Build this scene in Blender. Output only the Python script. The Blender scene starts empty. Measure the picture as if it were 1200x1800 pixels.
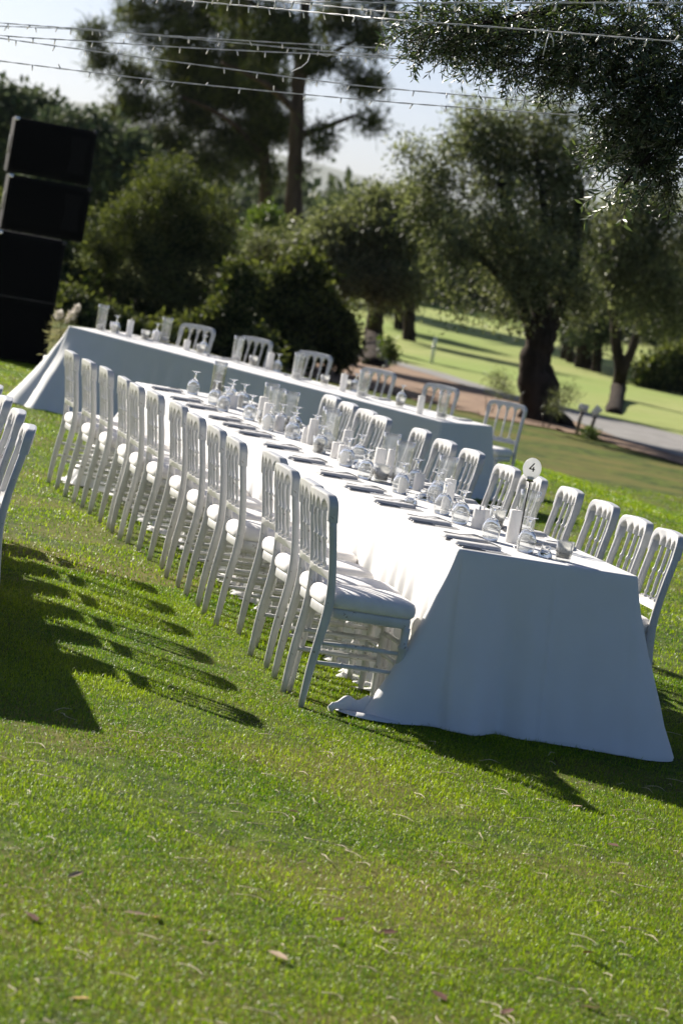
import bpy, bmesh, math, random
import numpy as np
from mathutils import Vector, Matrix, Euler
random.seed(7); RNG = np.random.default_rng(7)
S = bpy.context.scene
C = S.collection
R = math.radians

# ------------------------------------------------------------------ camera, sky, sun, exposure
FPX, ROLL, PITCH, HC = 5500.0, 0.179, 0.087, 1.999
KY = 1.294                            # depth scale for far things
_c, _s, _cr, _sr = math.cos(PITCH), math.sin(PITCH), math.cos(ROLL), math.sin(ROLL)
fw = Vector((0, _c, -_s)); rt = Vector((1, 0, 0)); up = Vector((0, _s, _c))
cr_, cu_ = rt * _cr + up * _sr, -rt * _sr + up * _cr
cam = bpy.data.cameras.new('camera'); camo = bpy.data.objects.new('camera', cam); C.objects.link(camo)
mw = Matrix.Identity(4)
for i in range(3):
    mw[i][0], mw[i][1], mw[i][2] = cr_[i], cu_[i], -fw[i]
mw[2][3] = HC
camo.matrix_world = mw
cam.sensor_fit = 'VERTICAL'; cam.sensor_height = 36; cam.sensor_width = 24; cam.lens = 110
cam.clip_start = 0.1; cam.clip_end = 12000
cam.dof.use_dof = True; cam.dof.focus_distance = 13.8; cam.dof.aperture_fstop = 4.8
S.camera = camo

SUN_EL, SUN_AZ = 26.4, -42.5          # azimuth clockwise from +Y (the view direction)
w = bpy.data.worlds.new('World'); S.world = w; w.use_nodes = True
nt = w.node_tree; nt.nodes.clear()
sky = nt.nodes.new('ShaderNodeTexSky'); sky.sky_type = 'NISHITA'; sky.sun_disc = False
sky.sun_elevation = R(SUN_EL); sky.sun_rotation = R(SUN_AZ)
sky.altitude = 0; sky.air_density = 0.5; sky.dust_density = 1.25; sky.ozone_density = 3.4
bg = nt.nodes.new('ShaderNodeBackground'); bg.inputs[1].default_value = 0.05
wo = nt.nodes.new('ShaderNodeOutputWorld')
nt.links.new(sky.outputs[0], bg.inputs[0]); nt.links.new(bg.outputs[0], wo.inputs[0])
sl = bpy.data.lights.new('sun', 'SUN'); sl.energy = 4.7; sl.angle = R(0.55); sl.color = (1.0, 0.93, 0.82)
so = bpy.data.objects.new('sun', sl); C.objects.link(so)
sdir = Vector((math.sin(R(SUN_AZ)) * math.cos(R(SUN_EL)), math.cos(R(SUN_AZ)) * math.cos(R(SUN_EL)), math.sin(R(SUN_EL))))
so.rotation_euler = sdir.to_track_quat('Z', 'Y').to_euler(); so.location = sdir * 60

S.view_settings.view_transform = 'Standard'; S.view_settings.look = 'None'
S.view_settings.exposure = 1.22; S.view_settings.gamma = 1.0; S.view_settings.use_curve_mapping = False
S.render.engine = 'CYCLES'
S.cycles.use_denoising = True
S.cycles.max_bounces = 8; S.cycles.transparent_max_bounces = 16; S.cycles.transmission_bounces = 10
S.cycles.caustics_refractive = False; S.cycles.caustics_reflective = False
S.cycles.sample_clamp_indirect = 6.0

# ------------------------------------------------------------------ helpers: where a sight line meets a height or a depth
def _ray(x, y):
    a, b = x - 600.0, y - 900.0
    u, v = a * _cr + b * _sr, -a * _sr + b * _cr
    return Vector((u / FPX, _c - v / FPX * _s, -_s - v / FPX * _c))
def at_z(x, y, z=0.0):
    r = _ray(x, y); return Vector((0, 0, HC)) + r * ((z - HC) / r.z)
def at_y(x, y, Y):
    r = _ray(x, y); return Vector((0, 0, HC)) + r * (Y / r.y)
def project(P):
    X, Y, Z = P[:, 0], P[:, 1], P[:, 2] - HC
    zc = Y * _c - Z * _s; yc = -(Y * _s + Z * _c); u = FPX * X / zc; v = FPX * yc / zc
    return np.stack([600 + u * _cr - v * _sr, 900 + u * _sr + v * _cr], 1)

def sst(e0, e1, x):
    t = np.clip((x - e0) / (e1 - e0), 0, 1); return t * t * (3 - 2 * t)
def terrain(x, y):
    x = np.asarray(x, float); y = np.asarray(y, float)
    d = (x - 2.2) * 0.95 + (y - 29.5) * 0.31
    z = -0.22 * sst(0, 2.4, d)
    far = sst(58, 97, y)
    z = z + far * (0.45 * np.sin(x * 0.11 + 1.3) * np.cos(y * 0.058) + 0.35 * np.sin(y * 0.10 + x * 0.05))
    z = z + sst(90, 700, y) * 4.0
    z = z + sst(8, 30, np.abs(x)) * sst(20, 60, y) * 0.5
    return z
def tz(x, y): return float(terrain(x, y))

# ------------------------------------------------------------------ materials
MATS = {}
def M(name, c1, c2=None, scale=8.0, rough=0.55, bump=0.0, bscale=40.0, trans=0.0, tcol=None, spec=0.5, metal=0.0, attr=None,
      chips=None, detail=4.0, stops=(0.35, 0.65), sheen=0.0, glass=None, stretch=None):
    m = bpy.data.materials.new(name); m.use_nodes = True; MATS[name] = m
    N = m.node_tree.nodes; L = m.node_tree.links; N.clear()
    out = N.new('ShaderNodeOutputMaterial'); p = N.new('ShaderNodeBsdfPrincipled')
    p.inputs['Roughness'].default_value = rough; p.inputs['Metallic'].default_value = metal
    p.inputs['Specular IOR Level'].default_value = spec
    p.inputs['Sheen Weight'].default_value = sheen
    if glass:
        p.inputs['Transmission Weight'].default_value = 1.0; p.inputs['IOR'].default_value = glass
    tc = N.new('ShaderNodeTexCoord'); src = tc.outputs['Object']
    if stretch:
        mp = N.new('ShaderNodeMapping'); mp.inputs['Scale'].default_value = stretch; L.new(src, mp.inputs[0]); src = mp.outputs[0]
    col = None
    if c2 is None:
        p.inputs['Base Color'].default_value = (*c1, 1)
    else:
        r = N.new('ShaderNodeValToRGB'); r.color_ramp.elements[0].position, r.color_ramp.elements[1].position = stops
        r.color_ramp.elements[0].color = (*c1, 1); r.color_ramp.elements[1].color = (*c2, 1)
        if attr:
            a = N.new('ShaderNodeAttribute'); a.attribute_name = attr; L.new(a.outputs['Fac'], r.inputs[0])
        else:
            n = N.new('ShaderNodeTexNoise'); n.inputs['Scale'].default_value = scale; n.inputs['Detail'].default_value = detail
            L.new(src, n.inputs['Vector']); L.new(n.outputs[0], r.inputs[0])
        col = r.outputs[0]
        if chips:
            n2 = N.new('ShaderNodeTexNoise'); n2.inputs['Scale'].default_value = chips[1]; n2.inputs['Detail'].default_value = 2
            L.new(src, n2.inputs['Vector'])
            r2 = N.new('ShaderNodeValToRGB'); r2.color_ramp.elements[0].position = chips[2]; r2.color_ramp.elements[1].position = chips[2] + 0.02
            L.new(n2.outputs[0], r2.inputs[0])
            mx = N.new('ShaderNodeMixRGB'); L.new(r2.outputs[0], mx.inputs[0]); L.new(col, mx.inputs[1]); mx.inputs[2].default_value = (*chips[0], 1)
            col = mx.outputs[0]
        L.new(col, p.inputs['Base Color'])
    if bump:
        nb = N.new('ShaderNodeTexNoise'); nb.inputs['Scale'].default_value = bscale; nb.inputs['Detail'].default_value = 5
        L.new(src, nb.inputs['Vector'])
        b = N.new('ShaderNodeBump'); b.inputs['Strength'].default_value = bump; b.inputs['Distance'].default_value = 0.01
        L.new(nb.outputs[0], b.inputs['Height']); L.new(b.outputs[0], p.inputs['Normal'])
    sh = p.outputs[0]
    if trans:
        t = N.new('ShaderNodeBsdfTranslucent'); ms = N.new('ShaderNodeMixShader'); ms.inputs[0].default_value = trans
        if col is not None and tcol is None: L.new(col, t.inputs[0])
        elif col is not None:
            mm = N.new('ShaderNodeMixRGB'); mm.blend_type = 'MULTIPLY'; mm.inputs[0].default_value = 1
            L.new(col, mm.inputs[1]); mm.inputs[2].default_value = (*tcol, 1); L.new(mm.outputs[0], t.inputs[0])
        else: t.inputs[0].default_value = (*(tcol or c1), 1)
        L.new(sh, ms.inputs[1]); L.new(t.outputs[0], ms.inputs[2]); sh = ms.outputs[0]
    L.new(sh, out.inputs[0])
    return m

def thin_glass(name, tint, base=0.04, rim=0.85, power=3.0, dark=(0.90, 0.92, 0.92), veil=0.05):
    """clear thin walled glass: mostly see-through, mirror like and a little darker where the wall is seen edge on"""
    m = bpy.data.materials.new(name); m.use_nodes = True; MATS[name] = m
    N = m.node_tree.nodes; L = m.node_tree.links; N.clear()
    out = N.new('ShaderNodeOutputMaterial'); ms = N.new('ShaderNodeMixShader')
    lw = N.new('ShaderNodeLayerWeight'); lw.inputs[0].default_value = 0.5
    pw = N.new('ShaderNodeMath'); pw.operation = 'POWER'; pw.inputs[1].default_value = power
    mu = N.new('ShaderNodeMath'); mu.operation = 'MULTIPLY_ADD'; mu.inputs[1].default_value = rim; mu.inputs[2].default_value = base
    tr = N.new('ShaderNodeBsdfTransparent'); gl = N.new('ShaderNodeBsdfGlossy'); gl.inputs['Roughness'].default_value = 0.03
    mc = N.new('ShaderNodeMixRGB'); mc.inputs[1].default_value = (*tint, 1); mc.inputs[2].default_value = (*dark, 1)
    L.new(lw.outputs['Facing'], pw.inputs[0]); L.new(pw.outputs[0], mu.inputs[0])
    L.new(pw.outputs[0], mc.inputs[0]); L.new(mc.outputs[0], tr.inputs[0])
    L.new(mu.outputs[0], ms.inputs[0]); L.new(tr.outputs[0], ms.inputs[1]); L.new(gl.outputs[0], ms.inputs[2])
    tl2 = N.new('ShaderNodeBsdfTranslucent'); df = N.new('ShaderNodeBsdfDiffuse'); m2 = N.new('ShaderNodeMixShader'); m2.inputs[0].default_value = 0.5
    L.new(tl2.outputs[0], m2.inputs[1]); L.new(df.outputs[0], m2.inputs[2])
    m3 = N.new('ShaderNodeMixShader'); m3.inputs[0].default_value = veil
    L.new(ms.outputs[0], m3.inputs[1]); L.new(m2.outputs[0], m3.inputs[2]); L.new(m3.outputs[0], out.inputs[0])
    return m

M('paint', (0.60, 0.595, 0.58), (0.53, 0.525, 0.51), 14, 0.28, chips=((0.30, 0.27, 0.24), 42.0, 0.69), spec=0.5)
M('cushion', (0.80, 0.77, 0.75), (0.74, 0.71, 0.69), 20, 0.8, 0.15, 300, sheen=0.2)
M('cloth', (0.82, 0.81, 0.80), (0.79, 0.78, 0.77), 5, 0.75, 0.06, 500, trans=0.10, tcol=(0.9, 0.88, 0.84), sheen=0.15)
M('napkin', (0.82, 0.81, 0.80), (0.76, 0.76, 0.77), 30, 0.8, 0.2, 400, trans=0.35)
M('cutlery', (0.20, 0.195, 0.19), (0.28, 0.275, 0.27), 60, 0.28, metal=1.0)
M('steel', (0.60, 0.59, 0.58), (0.48, 0.47, 0.46), 60, 0.25, metal=1.0)
M('wood_dark', (0.12, 0.08, 0.05), (0.2, 0.14, 0.09), 12, 0.6)
M('wax', (0.86, 0.84, 0.82), (0.82, 0.80, 0.78), 25, 0.5, trans=0.38, tcol=(.97, .99, 1.0))
M('wax_cream', (0.84, 0.79, 0.70), (0.80, 0.74, 0.64), 25, 0.5, trans=0.4)
M('glass', (0.98, 0.99, 0.99), rough=0.0, glass=1.47, trans=0.09, tcol=(1, 1, 1))
thin_glass('vase_glass', (0.98, 0.985, 0.985), base=0.08, rim=0.95, power=1.9, dark=(0.84, 0.87, 0.88))
thin_glass('tumbler_glass', (0.96, 0.97, 0.97), base=0.05, power=2.6, dark=(0.86, 0.88, 0.88))
M('frost', (0.88, 0.87, 0.85), (0.84, 0.83, 0.81), 40, 0.5, trans=0.65)
M('sign_white', (0.82, 0.82, 0.81), (0.79, 0.79, 0.78), 20, 0.35)
M('sign_disc', (0.86, 0.86, 0.85), (0.83, 0.83, 0.82), 20, 0.35, trans=0.45)
M('black', (0.012, 0.011, 0.011), (0.02, 0.018, 0.018), 30, 0.35)
M('speaker_black', (0.005, 0.0045, 0.0045), (0.008, 0.007, 0.007), 40, 0.8, 0.2, 300, spec=0.12)
M('speaker_grille', (0.003, 0.003, 0.003), (0.006, 0.0055, 0.0055), 400, 0.9, 0.3, 900, spec=0.08)
M('cable', (0.50, 0.51, 0.51), (0.38, 0.38, 0.38), 90, 0.35)
M('bulb', (0.85, 0.83, 0.76), (0.8, 0.78, 0.72), 90, 0.15, trans=0.35)
M('bark', (0.016, 0.012, 0.009), (0.045, 0.034, 0.026), 6, 0.9, 1.0, 14, stretch=(1, 1, 0.35), spec=0.05)
M('pine_bark', (0.045, 0.03, 0.024), (0.085, 0.058, 0.046), 5, 0.9, 1.0, 10, stretch=(1, 1, 0.3), spec=0.05)
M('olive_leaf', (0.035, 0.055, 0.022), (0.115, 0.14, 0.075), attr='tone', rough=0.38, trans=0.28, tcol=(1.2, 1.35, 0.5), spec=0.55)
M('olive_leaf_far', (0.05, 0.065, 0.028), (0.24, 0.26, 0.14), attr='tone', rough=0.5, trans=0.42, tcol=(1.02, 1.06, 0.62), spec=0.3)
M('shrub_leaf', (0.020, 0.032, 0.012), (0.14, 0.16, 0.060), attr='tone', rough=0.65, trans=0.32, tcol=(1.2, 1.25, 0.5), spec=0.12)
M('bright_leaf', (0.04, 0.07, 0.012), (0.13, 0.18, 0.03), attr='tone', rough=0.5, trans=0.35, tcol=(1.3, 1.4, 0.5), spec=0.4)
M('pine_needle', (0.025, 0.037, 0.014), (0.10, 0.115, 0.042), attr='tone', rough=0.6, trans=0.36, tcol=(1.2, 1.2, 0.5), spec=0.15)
M('far_leaf', (0.035, 0.055, 0.028), (0.11, 0.135, 0.065), attr='tone', rough=0.7, trans=0.25, spec=0.2)
M('olive_fruit', (0.03, 0.04, 0.012), (0.06, 0.075, 0.025), 60, 0.3)
M('grass_blade', (0.050, 0.145, 0.003), (0.34, 0.40, 0.020), attr='tone', rough=0.42, trans=0.45, tcol=(1.2, 1.35, 0.3), spec=0.24, stops=(0.0, 1.0))
M('straw', (0.66, 0.56, 0.40), (0.50, 0.40, 0.25), 30, 0.6, trans=0.25)
M('dry_leaf', (0.52, 0.38, 0.26), (0.36, 0.24, 0.15), 30, 0.6, trans=0.2)
M('dark_leaf', (0.10, 0.035, 0.02), (0.17, 0.07, 0.04), 30, 0.6, trans=0.2)
M('yellow_leaf', (0.55, 0.30, 0.03), (0.42, 0.22, 0.03), 30, 0.6, trans=0.3)
M('path', (0.235, 0.225, 0.215), (0.17, 0.16, 0.15), 3.0, 0.9, 0.4, 60)
M('soil', (0.16, 0.085, 0.045), (0.27, 0.17, 0.095), 3.5, 0.95, 0.9, 12)
M('flower_white', (0.72, 0.69, 0.64), (0.6, 0.55, 0.48), 40, 0.7, trans=0.3)
M('pale_stem', (0.22, 0.22, 0.08), (0.30, 0.28, 0.13), 20, 0.7, trans=0.3)
M('hill', (0.05, 0.075, 0.035), (0.09, 0.11, 0.06), 0.03, 0.95)
M('water', (0.97, 0.98, 0.98), rough=0.0, glass=1.33)

def ground_mat(name, cols, s1, s2):
    m = bpy.data.materials.new(name); m.use_nodes = True; MATS[name] = m
    N = m.node_tree.nodes; L = m.node_tree.links; N.clear()
    out = N.new('ShaderNodeOutputMaterial'); p = N.new('ShaderNodeBsdfPrincipled'); p.inputs['Roughness'].default_value = 0.95
    p.inputs['Specular IOR Level'].default_value = 0.1
    tc = N.new('ShaderNodeTexCoord')
    n1 = N.new('ShaderNodeTexNoise'); n1.inputs['Scale'].default_value = s1; n1.inputs['Detail'].default_value = 6
    n2 = N.new('ShaderNodeTexNoise'); n2.inputs['Scale'].default_value = s2; n2.inputs['Detail'].default_value = 5
    for n in (n1, n2): L.new(tc.outputs['Object'], n.inputs['Vector'])
    r1 = N.new('ShaderNodeValToRGB'); r1.color_ramp.elements[0].position = 0.38; r1.color_ramp.elements[1].position = 0.64
    r1.color_ramp.elements[0].color = (*cols[0], 1); r1.color_ramp.elements[1].color = (*cols[1], 1)
    r2 = N.new('ShaderNodeValToRGB'); r2.color_ramp.elements[0].position = 0.42; r2.color_ramp.elements[1].position = 0.62
    r2.color_ramp.elements[0].color = (0, 0, 0, 1); r2.color_ramp.elements[1].color = (1, 1, 1, 1)
    L.new(n1.outputs[0], r1.inputs[0]); L.new(n2.outputs[0], r2.inputs[0])
    mx = N.new('ShaderNodeMixRGB'); L.new(r2.outputs[0], mx.inputs[0]); L.new(r1.outputs[0], mx.inputs[1]); mx.inputs[2].default_value = (*cols[2], 1)
    L.new(mx.outputs[0], p.inputs['Base Color'])
    b = N.new('ShaderNodeBump'); b.inputs['Strength'].default_value = 0.8; b.inputs['Distance'].default_value = 0.03
    L.new(n1.outputs[0], b.inputs['Height']); L.new(b.outputs[0], p.inputs['Normal'])
    t = N.new('ShaderNodeBsdfTranslucent')
    L.new(p.outputs[0], out.inputs[0])
    return m
ground_mat('ground_grass', ((0.028, 0.048, 0.004), (0.095, 0.13, 0.010), (0.12, 0.11, 0.022)), 7.0, 0.8)
ground_mat('fairway_grass', ((0.26, 0.29, 0.09), (0.33, 0.355, 0.125), (0.24, 0.31, 0.08)), 2.0, 0.12)

# ------------------------------------------------------------------ mesh and object helpers
def np_mesh(name, V, F, tone=None, smooth=False):
    V = np.asarray(V, np.float32); F = np.asarray(F, np.int32); k = F.shape[1]
    me = bpy.data.meshes.new(name)
    me.vertices.add(len(V)); me.vertices.foreach_set('co', V.ravel())
    me.loops.add(F.size); me.loops.foreach_set('vertex_index', F.ravel())
    me.polygons.add(len(F)); me.polygons.foreach_set('loop_start', np.arange(0, F.size, k, dtype=np.int32))
    if smooth: me.polygons.foreach_set('use_smooth', np.ones(len(F), bool))
    if tone is not None:
        a = me.attributes.new('tone', 'FLOAT', 'POINT'); a.data.foreach_set('value', np.asarray(tone, np.float32))
    me.update(calc_edges=True); me.validate()
    return me
def py_mesh(name, V, F, smooth=True):
    me = bpy.data.meshes.new(name); me.from_pydata([tuple(v) for v in V], [], F); me.update()
    if smooth: me.polygons.foreach_set('use_smooth', np.ones(len(me.polygons), bool))
    return me
def join(parts):
    V, F = [], []
    for v, f in parts:
        o = len(V); V += list(v); F += [tuple(i + o for i in q) for q in f]
    return V, F
def tube(pts, rad, seg=8, rad2=None, power=2.0, ref=Vector((0, 1, 0)), caps=True):
    """sweep an ellipse or rounded rectangle along points; rad along ref, rad2 across"""
    pts = [Vector(p) for p in pts]; n = len(pts)
    if not hasattr(rad, '__len__'): rad = [rad] * n
    if rad2 is None: rad2 = rad
    elif not hasattr(rad2, '__len__'): rad2 = [rad2] * n
    V, F = [], []
    for i, p in enumerate(pts):
        t = (pts[min(i + 1, n - 1)] - pts[max(i - 1, 0)]).normalized()
        a = ref - t * ref.dot(t)
        if a.length < 1e-3: a = Vector((1, 0, 0)) - t * t.x
        a.normalize(); b = t.cross(a)
        for k in range(seg):
            th = 2 * math.pi * k / seg; c, s = math.cos(th), math.sin(th)
            e = 2.0 / power
            V.append(p + a * (rad[i] * math.copysign(abs(c) ** e, c)) + b * (rad2[i] * math.copysign(abs(s) ** e, s)))
    for i in range(n - 1):
        for k in range(seg):
            F.append((i * seg + k, i * seg + (k + 1) % seg, (i + 1) * seg + (k + 1) % seg, (i + 1) * seg + k))
    if caps:
        F.append(tuple(range(seg - 1, -1, -1))); F.append(tuple((n - 1) * seg + k for k in range(seg)))
    return V, F
def lathe(prof, seg=24, closed=False, axis=(0, 0)):
    V, F = [], []
    idx = []
    for r, z in prof:
        if r < 1e-5: idx.append([len(V)]); V.append(Vector((axis[0], axis[1], z)))
        else:
            idx.append(list(range(len(V), len(V) + seg)))
            for k in range(seg):
                th = 2 * math.pi * k / seg; V.append(Vector((axis[0] + r * math.cos(th), axis[1] + r * math.sin(th), z)))
    pr = list(zip(idx[:-1], idx[1:]))
    if closed: pr.append((idx[-1], idx[0]))
    for a, b in pr:
        for k in range(seg):
            k2 = (k + 1) % seg
            if len(a) == 1 and len(b) == 1: continue
            if len(a) == 1: F.append((a[0], b[k2], b[k]))
            elif len(b) == 1: F.append((a[k], a[k2], b[0]))
            else: F.append((a[k], a[k2], b[k2], b[k]))
    return V, F
def fix(me, smooth_angle=None):
    bm = bmesh.new(); bm.from_mesh(me); bmesh.ops.recalc_face_normals(bm, faces=bm.faces); bm.to_mesh(me); bm.free(); return me
def box_mesh(name, lo, hi, bev=0.0, seg=2, shear=None):
    bm = bmesh.new(); bmesh.ops.create_cube(bm, size=1)
    for v in bm.verts:
        v.co = Vector([lo[i] + (v.co[i] + 0.5) * (hi[i] - lo[i]) for i in range(3)])
    if bev: bmesh.ops.bevel(bm, geom=list(bm.edges), offset=bev, segments=seg, affect='EDGES', profile=0.6)
    me = bpy.data.meshes.new(name); bm.to_mesh(me); bm.free()
    if bev: me.polygons.foreach_set('use_smooth', np.ones(len(me.polygons), bool))
    return me
def poly_mesh(name, pts, thick, bev=0.0, plane='yz', offx=None):
    """closed outline in a plane, given thickness; plane yz: thickness along x; plane xy: along z"""
    bm = bmesh.new()
    vs = [bm.verts.new((-thick / 2, a, b) if plane == 'yz' else (a, b, 0)) for a, b in pts]
    f = bm.faces.new(vs)
    ex = bmesh.ops.extrude_face_region(bm, geom=[f])
    nv = [e for e in ex['geom'] if isinstance(e, bmesh.types.BMVert)]
    bmesh.ops.translate(bm, verts=nv, vec=(thick, 0, 0) if plane == 'yz' else (0, 0, thick))
    bmesh.ops.recalc_face_normals(bm, faces=bm.faces)
    if bev:
        ed = [e for e in bm.edges if len(e.link_faces) == 2 and e.link_faces[0].normal.angle(e.link_faces[1].normal) > 0.9
              and max(len(e.link_faces[0].verts), len(e.link_faces[1].verts)) > 4]
        bmesh.ops.bevel(bm, geom=ed, offset=bev, segments=2, affect='EDGES', profile=0.6, clamp_overlap=True)
    if offx:
        for v in bm.verts: v.co.x += offx(v.co.z) + bow(v.co.y)
    bmesh.ops.triangulate(bm, faces=[f for f in bm.faces if len(f.verts) > 4])
    me = bpy.data.meshes.new(name); bm.to_mesh(me); bm.free(); return me
def obj(name, me, mat=None, parent=None, kind=None):
    o = bpy.data.objects.new(name, me); C.objects.link(o)
    if mat and not me.materials: me.materials.append(MATS[mat])
    if parent: o.parent = parent
    if kind: o['kind'] = kind
    return o
def tag(o, label, cat, group=None, kind=None):
    o['label'] = label; o['category'] = cat
    if group: o['group'] = group
    if kind: o['kind'] = kind
    return o
def thing(name, label, cat, loc=(0, 0, 0), rotz=0.0, group=None):
    o = bpy.data.objects.new(name, None); C.objects.link(o); o.empty_display_size = 0.1
    o.location = loc; o.rotation_euler = (0, 0, rotz)
    return tag(o, label, cat, group)
def dup(root, loc, rotz, label, group=None):
    r = root.copy(); C.objects.link(r); r.location = loc; r.rotation_euler = (0, 0, rotz); r['label'] = label
    if group: r['group'] = group
    for ch in list(root.children):
        c = ch.copy(); C.objects.link(c); c.parent = r
        for g in list(ch.children):
            d = g.copy(); C.objects.link(d); d.parent = c
    return r
class Proto:
    """first use moves the original, later uses copy it with its parts"""
    def __init__(self, make): self.make = make; self.root = None
    def put(self, loc, rotz, label, group=None):
        if self.root is None:
            self.root = self.make(); r = self.root
            r.location = loc; r.rotation_euler = (0, 0, rotz); r['label'] = label
            if group: r['group'] = group
            return r
        return dup(self.root, loc, rotz, label, group)
ORD = ['first', 'second', 'third', 'fourth', 'fifth', 'sixth', 'seventh', 'eighth', 'ninth', 'tenth', 'eleventh', 'twelfth', 'thirteenth', 'fourteenth', 'fifteenth', 'sixteenth', 'seventeenth', 'eighteenth', 'nineteenth', 'twentieth', 'twenty-first', 'twenty-second', 'twenty-third', 'twenty-fourth'] + ['twenty-%s' % q for q in ('fifth', 'sixth', 'seventh', 'eighth', 'ninth')] + ['thirtieth'] + ['thirty-%s' % q for q in ('first', 'second', 'third', 'fourth', 'fifth', 'sixth', 'seventh', 'eighth', 'ninth')] + ['fortieth']

# ------------------------------------------------------------------ setting: ground, path, soil, fairway, hills
def struct(name, me, mat): return obj(name, me, mat, kind='structure')
xs = np.unique(np.concatenate([np.linspace(-16, 16, 65), np.linspace(-60, 60, 41), np.linspace(-5000, 5000, 41)]))
ys = np.unique(np.concatenate([np.linspace(-12, 62, 149), np.linspace(62, 140, 79), np.geomspace(140, 7000, 28)]))
GX, GY = np.meshgrid(xs, ys); GZ = terrain(GX, GY)
V = np.stack([GX.ravel(), GY.ravel(), GZ.ravel()], 1); nx = len(xs)
ii, jj = np.meshgrid(np.arange(nx - 1), np.arange(len(ys) - 1)); b0 = (jj * nx + ii).ravel()
struct('ground', np_mesh('ground', V, np.stack([b0, b0 + 1, b0 + nx + 1, b0 + nx], 1), smooth=True), 'ground_grass')

def strip(name, e1, e2, mat, lift, zg=-0.22, n=60, rag=0.0):
    """a sheet between two edges on the ground, following the terrain"""
    A = np.array([at_z(x, y, zg)[:2] for x, y in e1]); B = np.array([at_z(x, y, zg)[:2] for x, y in e2])
    def res(P):
        t = np.linspace(0, 1, len(P)); q = np.linspace(0, 1, n)
        return np.stack([np.interp(q, t, P[:, 0]), np.interp(q, t, P[:, 1])], 1)
    A, B = res(A), res(B); k = 9; V = []
    for i in range(n):
        for j in range(k):
            f = j / (k - 1); p = A[i] * (1 - f) + B[i] * f
            if rag and j in (0, k - 1): p = p + RNG.normal(0, rag, 2)
            V.append((p[0], p[1], tz(p[0], p[1]) + lift))
    F = [(i * k + j, i * k + j + 1, (i + 1) * k + j + 1, (i + 1) * k + j) for i in range(n - 1) for j in range(k - 1)]
    return struct(name, py_mesh(name, V, F), mat)
fx = np.linspace(-50, 70, 121); fy = np.concatenate([np.linspace(0, 60, 61), np.linspace(62, 130, 18)])
FX, FY = np.meshgrid(fx, fy); FYs = FY + np.clip(51.0 + (3.0 - FX) * 1.1, 40, 60)
V = np.stack([FX.ravel(), FYs.ravel(), terrain(FX, FYs).ravel() + 0.012], 1); nx = len(fx)
ii, jj = np.meshgrid(np.arange(nx - 1), np.arange(len(fy) - 1)); b0 = (jj * nx + ii).ravel()
struct('fairway', np_mesh('fairway', V, np.stack([b0, b0 + 1, b0 + nx + 1, b0 + nx], 1), smooth=True), 'fairway_grass')
strip('path', [(1330, 800), (1200, 768), (1090, 742), (1040, 730), (880, 690), (780, 658), (670, 630), (560, 606)],
      [(1330, 845), (1200, 806), (1100, 778), (1040, 754), (890, 702), (790, 671), (690, 642), (560, 616)], 'path', 0.024, rag=0.02)
strip('soil_bed', [(1330, 843), (1200, 804), (1100, 776), (1040, 752), (890, 700), (790, 669), (690, 640), (560, 614), (400, 585), (200, 545)],
      [(1330, 860), (1200, 818), (1100, 790), (1040, 770), (950, 752), (830, 728), (740, 706), (600, 676), (430, 634), (230, 585)], 'soil', 0.018, rag=0.10)
HV, HF = [], []
hx = np.linspace(-4800, 4800, 91)
for x in hx:
    q = x / 4.8
    hgt = 20 + 22 * math.exp(-((q + 150) / 170) ** 2) + 26 * math.exp(-((q + 420) / 200) ** 2) + 10 * math.exp(-((q - 260) / 160) ** 2) + 1.6 * math.sin(q * 0.13) + 0.9 * math.sin(q * 0.31 + 1)
    for f, yy in ((0, 1150), (0.5, 1250), (0.85, 1330), (1.0, 1400), (0.7, 1520)):
        HV.append((x, 4.8 * yy + 50 * math.sin(q * 0.07), 3 + hgt * f * 3.9))
for i in range(90):
    for j in range(4): HF.append((i * 5 + j, (i + 1) * 5 + j, (i + 1) * 5 + j + 1, i * 5 + j + 1))
struct('hills', py_mesh('hills', HV, HF), 'hill')

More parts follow.
